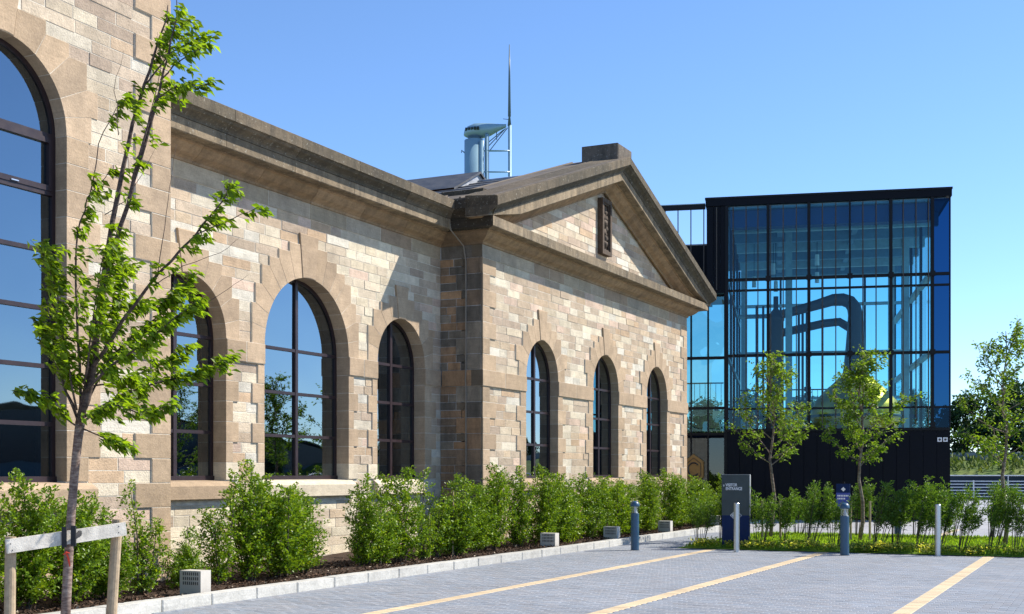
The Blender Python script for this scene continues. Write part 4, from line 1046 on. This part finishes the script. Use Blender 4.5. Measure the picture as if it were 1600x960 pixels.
# floodlight boxes behind the kerb
def flood(x, y, label):
    o = empty('light_box', (x, y, .08), label, 'light', 'floodlight boxes along the kerb'); M = lambda u, v, ww: (x + u, y + v, ww)
    ob = one('housing', 'light_box', o, lambda m: m.box(M, -.10, .10, -.17, .17, .05, .40)); fix_normals(ob.data)
    for r in range(3):
        def gr(m):
            for i in range(8): m.box(M, -.104, -.098, -.13 + i * .033, -.115 + i * .033, .22 + r * .06, .26 + r * .06)
        one('grille_slots', 'grille', o, gr, kind='stuff')
for X, lb in ((12.85, 'grey floodlight box by the kerb below the tall pavilion corner'), (24.1, 'grey floodlight box by the kerb near the shaded return wall corner'), (27.7, 'grey floodlight box by the kerb below the first pediment window'),
              (31.6, 'grey floodlight box by the kerb below the middle pediment window'), (36.2, 'grey floodlight box by the kerb at the far gable end')): flood(X, 10.72, lb)

# river railing
def railing():
    X = 82.6; ro_ = empty('river_railing', (X, -8, 0), 'white horizontal bar railing along the river edge', 'railing'); M = lambda u, v, ww: (X + ww, u, v)
    for i in range(26): one('post', 'rail_paint', ro_, lambda m: m.box(M, -30 + i * 2.0 - .035, -30 + i * 2.0 + .035, -.02, 1.22, -.03, .03))
    for k in range(6): one('rail', 'rail_paint', ro_, lambda m: m.box(M, -31, 21, .22 + k * .19 - .028, .22 + k * .19 + .028, -.06, -.031))
    one('top_rail', 'rail_paint', ro_, lambda m: m.tube([(X, -31, 1.52), (X, 21, 1.52)], .03, 8))
    for i in range(13): one('rail_standard', 'rail_paint', ro_, lambda m: m.box(M, -30 + i * 4.0 - .02, -30 + i * 4.0 + .02, 1.22, 1.5, -.02, .02))
railing()
def bench(x, y):
    b = empty('river_bench', (x, y, 0), 'grey bench with dark red slatted top near the river railing', 'bench'); M = lambda u, v, ww: (x + ww, y - u, v)
    for i in range(3): one('slat', 'bench_wood', b, lambda m: m.box(M, -1.1, 1.1, .44, .50, -.25 + i * .17, -.10 + i * .17))
    for u in (-.9, .9): one('leg', 'wall_grey', b, lambda m: m.box(M, u - .1, u + .1, -.02, .44, -.22, .22))
bench(58.0, 3.6); 

# ================================================================== PLANTS
WIND = np.array([RIGHT.x, RIGHT.y, 0.])
def copy_tree(o, loc, rz=0., sc=1.):
    r = o.copy(); COL.objects.link(r); r.location = loc; r.rotation_euler = (0, 0, rz); r.scale = (sc, sc, sc)
    for ch in o.children:
        c = ch.copy(); COL.objects.link(c); c.parent = r
    return r
def hedge_shrub(seed, h, wd, dens, lean):
    """upright shrub: several leafy shoots from one base, leaves clustered along side twigs"""
    R_ = np.random.default_rng(seed); P = []; D = []; sm = MB()
    ns = R_.integers(5, 8)
    shoots = []
    for i in range(ns):
        a = R_.uniform(0, 6.28); r = wd * R_.uniform(.1, .75); hh = h * (1 if i == 0 else R_.uniform(.45, .92))
        b = np.array([math.cos(a) * r * .3, math.sin(a) * r * .3, 0]); t = np.array([math.cos(a) * r + lean * .3, math.sin(a) * r, hh]); shoots.append((b, t))
        mid = (b + t) / 2 + R_.normal(0, .05, 3)
        sm.tube([b, mid, t], [.016, .010, .003], 5)
    for b, t in shoots:
        hh = t[2]; nt_ = int(40 * hh * dens)
        for j in range(nt_):
            f = .05 + .95 * (j + R_.random()) / nt_; base = b + (t - b) * f
            L = wd * (.78 * (1 - f) ** .5 + .12) * R_.uniform(.5, 1.2)
            if f < .25: L *= .6 + f
            a = R_.uniform(0, 6.28); d = np.array([math.cos(a), math.sin(a), R_.uniform(.25, 1.0)]); d /= np.linalg.norm(d)
            nl = int(6 + L * 56 * dens)
            tt = R_.random(nl) ** .7
            p = base + d * (tt * L)[:, None] + R_.normal(0, .022, (nl, 3)); P.append(p)
            dd = d * .7 + R_.normal(0, .75, (nl, 3)); dd[:, 2] += .25; D.append(dd)
    P = np.concatenate(P); D = unit(np.concatenate(D)); n = len(P); P[:, 2] = np.maximum(P[:, 2], .03)
    Nn = R_.normal(0, .6, (n, 3)); Nn[:, 2] += .9; Nn -= np.array([0, .35, 0])
    global rng; c = leaf_cols(n, (.085, .17, .010), (.20, .31, .022))
    yg = R_.random(n) < .10; c[yg] = c[yg] * np.array([1.7, 1.35, 1.2])
    me = leaf_mesh('foliage', 'leaf_gloss', P, D, Nn, R_.uniform(.036, .068, n), R_.uniform(.026, .042, n), c)
    return me, sm.mesh('stems', 'bark_dark'), n
SH = [hedge_shrub(11, 1.70, .58, 1.0, .0), hedge_shrub(12, 1.9, .50, .85, .1), hedge_shrub(13, 1.5, .66, 1.0, .1), hedge_shrub(14, 1.8, .42, .7, .15), hedge_shrub(15, 1.55, .58, 1.05, .0), hedge_shrub(16, 1.8, .62, .95, .1)]
def place_shrub(v, x, y, rz, sc, label, z=.06, cane=None):
    o = empty('hedge_shrub', (x, y, z), label, 'shrub', 'hedge shrubs along the stone wall'); o.rotation_euler = (0, 0, rz); o.scale = (sc, sc, sc * random.uniform(.84, .98) * (.94 if x > 25 else 1))
    for nm, me in (('foliage', SH[v][0]), ('stems', SH[v][1])):
        c = bpy.data.objects.new(nm, me); COL.objects.link(c); c.parent = o
    if cane:
        c = bpy.data.objects.new('support_cane', CANE); COL.objects.link(c); c.parent = o
mcane = MB(); mcane.tube([(.05, -.22, 0), (.05, -.20, 1.3)], .013, 6); CANE = mcane.mesh('support_cane', 'cane')
LB = {'pav': '%s hedge shrub of the leafy row below the tall pavilion window', 'q': '%s sparse low hedge shrub at the pavilion corner quoins', 'w1': '%s hedge shrub past the pavilion corner, below a small arched window',
      'big': '%s hedge shrub below the largest arched window, counted from the pavilion side', 'w3': '%s hedge shrub below the small arched window nearest the return wall', 'ret': '%s hedge shrub standing in front of the shaded return wall',
      'p1': '%s hedge shrub below the first pediment window, counted from the return wall', 'p2': '%s hedge shrub below the middle pediment window, counted from the return wall', 'p3': '%s hedge shrub below the last pediment window, counted from the return wall'}
spots = [(9.0, 0, .9, 'pav'), (9.75, 2, .98, 'pav'), (10.5, 5, .92, 'pav'), (11.2, 2, .92, 'pav'), (11.9, 4, .86, 'pav'), (12.55, 3, .92, 'q'), (13.3, 4, .60, 'q'),
         (14.15, 3, .95, 'w1'), (14.75, 1, 1.03, 'w1'), (15.55, 2, 1.12, 'w1'), (16.2, 0, .88, 'w1'),
         (17.75, 1, .93, 'big'), (18.35, 4, .84, 'big'), (19.05, 0, 1.03, 'big'), (19.7, 3, .72, 'big'), (20.4, 3, 1.03, 'w3'), (21.0, 4, 1.0, 'w3'), (21.9, 0, .96, 'w3'), (22.8, 5, 1.0, 'w3'),
         (23.9, 1, .98, 'ret'), (24.8, 5, 1.0, 'ret'), (25.7, 0, 1.05, 'p1'), (26.6, 2, 1.0, 'p1'), (27.6, 5, .98, 'p1'), (28.4, 1, .95, 'p1'), (29.3, 2, 1.05, 'p2'), (30.2, 0, 1.0, 'p2'), (31.2, 5, 1.03, 'p2'), (32.2, 1, 1.0, 'p2'), (33.3, 5, 1.0, 'p2'),
         (34.4, 0, 1.05, 'p3'), (35.5, 2, 1.05, 'p3'), (36.6, 0, .9, 'p3'), (37.9, 3, .95, 'p3')]
ORD = ['first', 'second', 'third', 'fourth', 'fifth', 'sixth']; cnt = {}
for i, (x, v, sc, k) in enumerate(spots):
    cnt[k] = cnt.get(k, -1) + 1
    place_shrub(v, x, 11.28 + random.uniform(-.12, .12), random.uniform(0, 6.28), sc, LB[k] % ORD[cnt[k]], cane=(k in ('big', 'w3') and i % 2 == 0))

# wind-swept lawn shrubs: bare legs, narrow leaves
def lawn_shrub(seed, h, wd, wind):
    R_ = np.random.default_rng(seed); P = []; D = []; sm = MB(); ns = R_.integers(9, 13)
    for i in range(ns):
        a = R_.uniform(0, 6.28); r = wd * math.sqrt(R_.random()); hh = h * R_.uniform(.62, 1.0)
        b = np.array([math.cos(a) * r * .35, math.sin(a) * r * .35, 0.]); t = np.array([math.cos(a) * r, math.sin(a) * r, hh]) + WIND * wind * hh
        mid = b * .45 + t * .55 - WIND * wind * .12; sm.tube([b, mid, t], [.009, .007, .002], 4)
        for j in range(int(17 * hh)):
            f = .40 + .60 * R_.random(); base = b + (t - b) * f; a2 = R_.uniform(0, 6.28)
            d = np.array([math.cos(a2), math.sin(a2), .9]) + WIND * wind * 2; d /= np.linalg.norm(d); L = R_.uniform(.10, .30) * (1.15 - f * .5)
            nl = int(7 + L * 36); tt = R_.random(nl); P.append(base + d * (tt * L)[:, None] + R_.normal(0, .018, (nl, 3)))
            dd = d + R_.normal(0, .55, (nl, 3)) + WIND * wind; D.append(dd)
    P = np.concatenate(P); D = unit(np.concatenate(D)); n = len(P); Nn = R_.normal(0, .6, (n, 3)); Nn[:, 2] += .8
    c = leaf_cols(n, (.06, .14, .02), (.15, .25, .03))
    return leaf_mesh('foliage', 'leaf_gloss', P, D, Nn, R_.uniform(.045, .085, n), R_.uniform(.014, .022, n), c), sm.mesh('stems', 'bark_dark')
LS_ = [lawn_shrub(21, 1.35, .42, .10), lawn_shrub(22, 1.5, .36, .22), lawn_shrub(23, 1.4, .45, .30), lawn_shrub(24, 1.55, .34, .16)]
LLB = {'sign': '%s willow leaved shrub between the stone gable and the entrance sign', 'l': '%s willow leaved lawn shrub past the entrance sign, before the blue bollard', 'm': '%s wind swept lawn shrub past the blue bollard, before the lone silver post', 'r': '%s wind swept lawn shrub beyond the lone silver post', 'b': '%s willow leaved shrub along the back of the lawn by the black base'}
lsp = [(27.35, 8.45, 0, .98, 'sign'), (27.6, 8.0, 3, .90, 'sign'), (27.1, 7.02, 0, .95, 'l'), (27.45, 6.6, 3, .82, 'l'), (27.2, 5.98, 1, .95, 'l'), (27.3, 5.45, 0, .92, 'l'), (27.2, 4.55, 2, 1.05, 'm'), (27.5, 4.2, 3, 1.0, 'm'), (27.3, 3.7, 2, 1.02, 'm'), (27.6, 3.4, 1, .85, 'm'),
       (27.2, 2.85, 2, .92, 'r'), (27.4, 2.3, 1, .92, 'r'), (27.2, 1.8, 2, .95, 'r'), (27.3, 1.2, 3, .92, 'r'), (32.6, 3.7, 0, 1.1, 'b'), (32.7, 4.5, 3, 1.1, 'b'), (32.5, 2.7, 1, 1.0, 'b'), (32.5, 7.4, 0, 1.0, 'b'), (32.6, 5.9, 3, 1.0, 'b')]
cnt = {}
for x, y, v, sc, k in lsp:
    cnt[k] = cnt.get(k, -1) + 1
    o = empty('lawn_shrub', (x, y, .03), LLB[k] % ORD[cnt[k]], 'shrub', 'willow leaved shrubs on the lawn'); o.scale = (sc, sc, sc * random.uniform(.93, 1.07)); o.rotation_euler = (0, 0, random.uniform(-.5, .5))
    for nm, me in (('foliage', LS_[v][0]), ('stems', LS_[v][1])): c = bpy.data.objects.new(nm, me); COL.objects.link(c); c.parent = o

# young trees
def grow(R_, P, D, base, d, L, nl, spread, leafdir, jit):
    tt = R_.random(nl) ** .8; P.append(base + d * (tt * L)[:, None] + R_.normal(0, spread, (nl, 3))); D.append(leafdir + R_.normal(0, jit, (nl, 3)))
def lawn_tree(seed, loc, h, clear, wd, label, dens=1.):
    R_ = np.random.default_rng(seed); P = []; D = []; sm = MB(); t = empty('young_tree', loc, label, 'tree', 'young trees on the lawn')
    n = 9; tr = [np.array([.05 * math.sin(i * 1.3 + seed), .05 * math.cos(i * 1.7 + seed), h * i / n]) for i in range(n + 1)]
    sm.tube(tr, [.046 * (1 - .92 * i / n) + .004 for i in range(n + 1)], 8)
    def at(z): f = min(max(z / h * n, 0), n - .001); i = int(f); return tr[i] + (tr[i + 1] - tr[i]) * (f - i)
    nb = 22
    for b in range(nb):
        zf = clear + (h * .93 - clear) * (b + R_.random() * .6) / nb; a = b * 2.4 + R_.uniform(-.4, .4); g = (zf - clear) / (h - clear)
        L = wd * (1.15 - .80 * g) * R_.uniform(.55, 1.15); el = R_.uniform(.08, .45) + g * .75
        d0 = np.array([math.cos(a) * math.cos(el), math.sin(a) * math.cos(el), math.sin(el)]); p0 = at(zf); pts = [p0]
        d = d0.copy(); 
        for k in range(4): d = d + np.array([0, 0, .10]) + R_.normal(0, .12, 3) + WIND * .05; d /= np.linalg.norm(d); pts.append(pts[-1] + d * L / 4)
        sm.tube(pts, [.016, .012, .008, .005, .002], 5)
        ntw = int(7 + 8 * L)
        for k in range(ntw):
            f = .22 + .78 * R_.random(); i = min(int(f * 4), 3); q = pts[i] + (pts[i + 1] - pts[i]) * (f * 4 - i); a2 = R_.uniform(0, 6.28)
            td = unit((d0 * .8 + np.array([math.cos(a2), math.sin(a2), R_.uniform(-.2, .5)]))[None])[0]; Lt = R_.uniform(.14, .36); e = q + td * Lt
            sm.tube([q, e], [.004, .0015], 3, caps=False)
            grow(R_, P, D, q, td, Lt * 1.1, int(R_.integers(12, 22) * dens), .035, td * .5 + WIND * .5 + np.array([0, 0, -.35]), .45)
    P = np.concatenate(P); D = unit(np.concatenate(D)); n = len(P); Nn = R_.normal(0, .55, (n, 3)); Nn[:, 2] += .9
    c = leaf_cols(n, (.085, .165, .02), (.18, .27, .03))
    mesh_obj('crown', leaf_mesh('crown', 'leaf', P, D, Nn, R_.uniform(.065, .11, n), R_.uniform(.035, .055, n), c), t, loc); mesh_obj('trunk', sm.mesh('trunk', 'bark', smooth=True), t, loc)
    return t
T1 = (30.5, 7.60, .03); T2 = (30.2, 5.42, .03); T3 = (29.6, 2.22, .03)
lawn_tree(31, T1, 4.45, 1.75, 1.38, 'slim young tree on the lawn behind the visitor entrance sign', .60)
lawn_tree(32, T2, 4.40, 1.75, 1.32, 'leafier young tree on the lawn in front of the copper still', .90)
lawn_tree(33, T3, 4.75, 1.7, 1.45, 'young tree on the lawn beyond the end of the glass building', .72)
for (x, y, z), lb in ((T1, 'slim tree behind the entrance sign'), (T2, 'leafier tree in front of the still')):
    for k, dx in enumerate((-.22, .22)):
        st = one('tree_stake', 'timber', None, lambda m: m.tube([(x - .1, y + dx, 0), (x - .1, y + dx, 1.0)], .028, 8)); tag(st, 'short wooden stake on the ' + ('gable' if dx > 0 else 'open') + ' side of the ' + lb, 'stake', 'stakes of the lawn trees')

# the staked tree near the pavilion
def near_tree():
    DZ = 12.8; K = DZ / 1964; bx = 100; base = np.array([9.70, 9.80, 0.0]); R_ = np.random.default_rng(5)
    t = empty('staked_tree', base, 'young tree with wind blown bright leaves tied to a timber stake frame', 'tree')
    r_ = np.array([RIGHT.x, RIGHT.y, 0]); f_ = np.array([FWD.x, FWD.y, 0]); up = np.array([0, 0, 1.])
    def W(x, y, dep): return base * np.array([1, 1, 0]) + r_ * (x - bx) * K + f_ * dep + up * (EYE + (740 - y) * K)
    sm = MB(); tk_ = MB(); P = []; D = []; off = base
    def limb(pts, r0, r1, dep0, dep1, leaf=0., start=.25, rad_leaf=.16, seg=7, bare=False):
        my = pts[-1][1]; leaf *= .55 if my < 160 else .72 if my < 350 else 1.25
        n = len(pts); Q = []
        for i in range(n - 1):
            for k in range(3): f = k / 3; Q.append((pts[i][0] * (1 - f) + pts[i + 1][0] * f, pts[i][1] * (1 - f) + pts[i + 1][1] * f))
        Q.append(pts[-1]); N_ = len(Q); w_ = [W(x + R_.normal(0, 1.2), y, dep0 + (dep1 - dep0) * (i / (N_ - 1)) + R_.normal(0, .012)) for i, (x, y) in enumerate(Q)]
        sm.tube([p - off for p in w_], [r0 + (r1 - r0) * i / (N_ - 1) for i in range(N_)], seg)
        if leaf:
            LL = sum(np.linalg.norm(w_[i + 1] - w_[i]) for i in range(N_ - 1)); nc = max(2, int(LL * leaf * 1.1))
            for c in range(nc):
                f = start + (1 - start) * (c + R_.random()) / nc; i = min(int(f * (N_ - 1)), N_ - 2); q = w_[i] + (w_[i + 1] - w_[i]) * (f * (N_ - 1) - i)
                a = R_.uniform(0, 6.28); td = r_ * (math.cos(a) * .7 + .35) + f_ * math.sin(a) + up * R_.uniform(-.35, .75); td /= np.linalg.norm(td); Lt = R_.uniform(.05, rad_leaf * 1.5)
                e = q + td * Lt; sm.tube([q - off, e - off], [.004, .0015], 4, caps=False)
                nl = int(R_.integers(9, 17)); tt = R_.random(nl)
                P.append(q - off + td * (tt * Lt * 1.1)[:, None] + R_.normal(0, .026, (nl, 3))); D.append(r_ * .85 + up * -.50 + R_.normal(0, .36, (nl, 3)))
        return w_
    tk_.tube([W(x, y, 0) - off for x, y in ((100, 995), (103, 940), (106, 880), (111, 800), (116, 740), (121, 690), (125, 660))], [.054, .050, .048, .046, .045, .046, .05], 12)
    limb([(125, 662), (140, 570), (155, 470), (175, 340), (198, 215), (225, 120), (246, 55), (262, -8)], .042, .006, 0, .1, 9, .12, .15)
    limb([(126, 655), (150, 560), (165, 470), (190, 390), (222, 285), (250, 195), (270, 140), (288, 80), (302, 20)], .036, .005, 0, -.5, 8.5, .1, .15)
    limb([(222, 285), (262, 165), (300, 150), (352, 152)], .012, .003, -.3, -.6, 13, .45, .13)
    limb([(272, 138), (310, 112), (358, 96)], .009, .003, -.45, -.7, 16, .2, .14)
    limb([(225, 120), (262, 70), (295, 50), (312, 30)], .010, .003, .05, .2, 18, .2, .15)
    limb([(246, 55), (258, 20), (285, 10)], .008, .003, .1, .2, 20, .1, .14)
    limb([(150, 570), (200, 500), (262, 430), (320, 375), (368, 325), (384, 300)], .022, .004, -.05, -.6, 10, .2, .14)
    limb([(320, 375), (355, 362), (395, 345), (428, 336)], .008, .002, -.4, -.55, 9, .3, .08)
    limb([(138, 610), (190, 570), (250, 540), (300, 505), (345, 480)], .017, .003, -.1, -.8, 15, .15, .15)
    limb([(130, 650), (180, 615), (240, 590), (300, 575), (338, 545)], .016, .003, .05, .6, 15, .15, .15)
    limb([(128, 662), (165, 645), (205, 635), (262, 655), (300, 640)], .014, .003, -.05, -.9, 14, .15, .14)
    limb([(126, 668), (158, 680), (185, 690), (208, 704)], .009, .002, 0, -.3, 13, .3, .09)
    limb([(140, 590), (190, 520), (235, 470), (275, 405)], .014, .003, .1, .8, 13, .15, .15)
    limb([(135, 600), (160, 510), (180, 440), (205, 390)], .012, .003, -.1, -.7, 12, .2, .16)
    limb([(124, 655), (118, 560), (106, 450), (102, 350), (118, 290), (150, 235), (172, 120)][:6], .018, .003, .05, .5, 11, .15, .12)
    limb([(118, 290), (132, 200), (160, 140), (182, 118)], .007, .002, .4, .5, 8, .5, .10)
    limb([(122, 640), (112, 540), (110, 460), (98, 400)], .012, .003, -.05, -.6, 13, .15, .15)
    limb([(122, 665), (100, 610), (72, 540), (58, 440), (48, 355)], .012, .002, .05, .3, 8, .3, .10)
    limb([(122, 668), (98, 645), (70, 622), (44, 614)], .010, .002, 0, -.4, 14, .25, .12)
    limb([(122, 660), (100, 580), (84, 540), (78, 500)], .009, .002, 0, -.5, 13, .2, .13)
    limb([(135, 620), (150, 560), (142, 490), (150, 430), (140, 380)], .012, .002, .1, .9, 14, .15, .16)
    limb([(160, 470), (185, 470), (225, 470), (255, 440)], .009, .002, .0, .6, 14, .15, .14)
    limb([(140, 600), (175, 590), (215, 560), (262, 520)], .010, .002, .1, 1.0, 14, .15, .15)
    for pts in ([(250, 540), (300, 500), (372, 455), (405, 435)], [(262, 430), (272, 360), (282, 300), (295, 235)], [(255, 450), (300, 420), (360, 400), (392, 378)], [(272, 140), (262, 95), (278, 90), (300, 98), (350, 76)][1:], [(200, 215), (196, 150), (212, 90)], [(240, 230), (268, 110), (262, 60)], [(180, 340), (210, 320), (240, 280), (262, 240)]):
        limb(pts, .005, .0012, -.3, -.4, 0)
    Pn = np.concatenate(P); Dn = unit(np.concatenate(D)); n = len(Pn); Nn = R_.normal(0, .5, (n, 3)); Nn[:, 2] += .8; Nn += r_ * .3
    c = leaf_cols(n, (.11, .20, .010), (.25, .37, .022)); dk = R_.random(n) < .22; c[dk] *= .5
    mesh_obj('crown', leaf_mesh('crown', 'leaf', Pn, Dn, Nn, R_.uniform(.07, .125, n), R_.uniform(.036, .056, n), c), t, base); mesh_obj('branches', sm.mesh('branches', 'bark_limb', smooth=True), t, base); mesh_obj('trunk', tk_.mesh('trunk', 'bark', smooth=True), t, base)
    # stake frame, tie and ribbon
    fr = empty('stake_frame', W(95, 995, -.1) * np.array([1, 1, 0]), 'timber stake frame of two posts and a pale rail around the young tree', 'tree stake')
    for xa, xb, yt, dep, r in ((33, 35, 838, -.33, .056), (152, 164, 815, .42, .058)):
        a = W(xa, 995, dep); b = W(xb, yt, dep); one('post', 'timber', fr, lambda m: m.tube([a * np.array([1, 1, 0]) - up * .1, a * .5 + b * .5, b], [r, r * .98, r * .96], 14))
    def rail(m):
        a = W(36, 852, -.46); b = W(180, 830, .36); d = unit((b - a)[None])[0]; vv = np.cross(d, f_); 
        hh = .070; nn_ = np.cross(up, d); nn_ /= np.linalg.norm(nn_); vv = up - d * np.dot(up, d); vv /= np.linalg.norm(vv)
        vs = [p + vv * s1 * hh + nn_ * s2 for p in (a, b) for s1 in (-1, 1) for s2 in (-.018, .018)]
        m.add(vs, [(0, 1, 3, 2), (4, 6, 7, 5), (0, 4, 5, 1), (2, 3, 7, 6), (0, 2, 6, 4), (1, 5, 7, 3)])
    o = one('rail', 'timber_pale', fr, rail); fix_normals(o.data)
    for x, y in ((42, 848), (44, 858), (172, 826), (172, 836)): dd = -.46 + (x - 36) / 144 * .82; one('screw', 'mullion', fr, lambda m: m.tube([W(x, y, dd - .01), W(x, y, dd - .026)], .006, 8))
    tie = empty('tree_tie', W(112, 838, 0), 'black rubber tie strapping the young tree to the pale rail', 'tie')
    def strap(m):
        for xx, wd in ((106, 5), (120.5, 5.5)):
            a = W(xx - wd, 826 - (xx - 106) * .12, -.112); 
            vs = [W(xx + sx * wd / 1.4, yy - (xx - 106) * .12, dd) for sx in (-1, 1) for yy in (824, 856) for dd in (-.125, -.105)]
            m.add(vs, [(0, 1, 3, 2), (4, 6, 7, 5), (0, 4, 5, 1), (2, 3, 7, 6), (0, 2, 6, 4), (1, 5, 7, 3)])
    o = one('strap', 'strap', tie, strap); fix_normals(o.data)
    one('strap_loop', 'strap', tie, lambda m: m.tube([W(105, 840, -.10), W(99, 836, -.01), W(104, 832, .07), W(113, 831, .08), W(122, 832, .05), W(124, 837, -.02), W(121, 840, -.10)], .028, 6))
    rb = one('red_ribbon', 'ribbon', None, lambda m: [m.add([W(x0, y0, -.07), W(x0 + 3.2, y0 - 1, -.075), W(x1 + 2.4, y1, -.085), W(x1, y1 + 1, -.08)], [(0, 1, 2, 3)]) for x0, y0, x1, y1 in ((104, 864, 111, 876), (108, 872, 112, 886))] + [m.tube([W(102, 868, -.068), W(107, 864, -.075), W(112, 866, -.068)], .006, 6)])
    tag(rb, 'small red ribbon tied round the trunk below the rail', 'ribbon')
near_tree()

# big trees beyond the river and across the car park (seen in the glass)
def big_tree(seed, h, wd):
    R_ = np.random.default_rng(seed); P = []; sm = MB(); sm.tube([(0, 0, 0), (.1, 0, h * .3), (0, .1, h * .75)], [.3, .22, .06], 8)
    cl = []
    for i in range(46):
        a = R_.uniform(0, 6.28); z = R_.uniform(.12, 1.0); r = wd * math.sqrt(R_.random()) * math.sin(math.pi * min(.97, z * .8 + .16)) ; p = np.array([math.cos(a) * r, math.sin(a) * r, z * h * .92]); cl.append((p, R_.uniform(.5, 1.1) * wd * .36))
        if i % 3 == 0: sm.tube([(0, 0, h * (.15 + z * .4)), tuple(p)], [.07, .02], 5)
    for p, r in cl:
        n = 110; d = unit(R_.normal(0, 1, (n, 3))); P.append(p + d * (r * R_.random((n, 1)) ** .4) * np.array([1, 1, .75]))
    P = np.concatenate(P); n = len(P); D = R_.normal(0, 1, (n, 3)); Nn = R_.normal(0, .6, (n, 3)); Nn[:, 2] += .8; c = leaf_cols(n, (.022, .060, .022), (.05, .10, .028))
    return leaf_mesh('crown', 'far_leaf', P, D, Nn, R_.uniform(.3, .55, n) * wd / 4, R_.uniform(.2, .36, n) * wd / 4, c), sm.mesh('trunk', 'bark_dark')
BT = [big_tree(41, 11, 4.2), big_tree(42, 9, 4.6), big_tree(43, 12.5, 4.0)]
def place_big(v, loc, sc, label, group):
    o = empty('broadleaf_tree', loc, label, 'tree', group); o.rotation_euler = (0, 0, random.uniform(0, 6.28)); o.scale = (sc, sc, sc)
    for nm, me in (('crown', BT[v][0]), ('trunk', BT[v][1])): c = bpy.data.objects.new(nm, me); COL.objects.link(c); c.parent = o
for i, (x, y, v, sc) in enumerate(((140, 9.5, 0, .92), (142, 4.5, 1, 1.05), (144, 0.5, 2, .70), (140, -3.5, 1, .85), (146, -8, 0, .75), (141, 14.5, 1, .95), (143, 20, 0, .85), (141, 26, 2, .7), (145, 32, 1, 1.0), (142, 38, 0, .9), (148, 45, 1, 1.0), (144, -14, 1, .9), (146, -21, 0, .9), (138, 7, 1, .75), (138, 2, 1, .8), (139, -1, 0, .62), (138, -6, 1, .7), (150, 3, 1, 1.0), (152, -3, 1, .95))):
    place_big(v, (x, y, 1.5), sc, 'dark leafy tree standing behind the retaining wall across the river', 'trees across the river')
for i, (x, y, v, sc) in enumerate(((150, -95, 1, .9), (138, -80, 0, .85), (128, -96, 2, .6), (142, -66, 0, .8), (160, -70, 1, .8), (172, -84, 0, .9), (180, -60, 1, .9), (120, -70, 1, .62), (106, -52, 0, .62))):
    place_big(v, (x, y, 0), sc, 'leafy tree across the car park mirrored in the arched windows', 'trees mirrored in the windows')
# low scrub on the far bank
def scrub():
    n = 5000; P = np.stack([124.6 + rng.random(n) * 9, -32 + rng.random(n) * 82, np.zeros(n)], 1); P[:, 2] = 1.55 + (P[:, 0] - 124.3) * .15 + rng.random(n) ** 2 * .9
    D = rng.normal(0, .6, (n, 3)); D[:, 2] = 1; Nn = rng.normal(0, 1, (n, 3)); c = leaf_cols(n, (.05, .10, .02), (.16, .20, .045))
    tag(mesh_obj('bank_scrub', leaf_mesh('bank_scrub', 'far_leaf', P, D, Nn, .3 + rng.random(n) * .4, .25, c)), 'rough green scrub growing along the far river bank', 'scrub', kind='stuff')
scrub()

# long hall with a curved roof, mirrored in the tall window
def hall():
    c = Vector((112, -96, 0)); h = empty('curved_roof_hall', c, 'distant hall with a pale curved roof mirrored in the tall arched window', 'hall'); m = MB(); n = 20
    d = Vector((.75, .66, 0)); o_ = Vector((-.66, .75, 0)); vs = []
    for k in (-1, 1):
        for i in range(n + 1):
            a = math.pi * i / n; vs.append(c + d * (-38 * math.cos(a)) + o_ * (k * 16) + Vector((0, 0, 2.6 + 6.2 * math.sin(a) ** .8)))
    m.add(vs, [(i, i + 1, n + 2 + i, n + 1 + i) for i in range(n)]); m.build('roof', 'lead', h, smooth=True)
    m = MB(); M = lambda u, v, ww: tuple(c + d * u + o_ * v + Vector((0, 0, ww))); m.box(M, -37.5, 37.5, -15.5, 15.5, 0, 3.4); m.build('wall', 'tower_dark', h)
    m = MB(); pts = [tuple(c + d * (-37.6 * math.cos(math.pi * i / n)) + o_ * 15.6 + Vector((0, 0, 2.4 + 6.0 * math.sin(math.pi * i / n) ** .8))) for i in range(n + 1)]; m.add(pts, [tuple(range(n + 1))]); m.build('gable', 'tower_win', h)
hall()
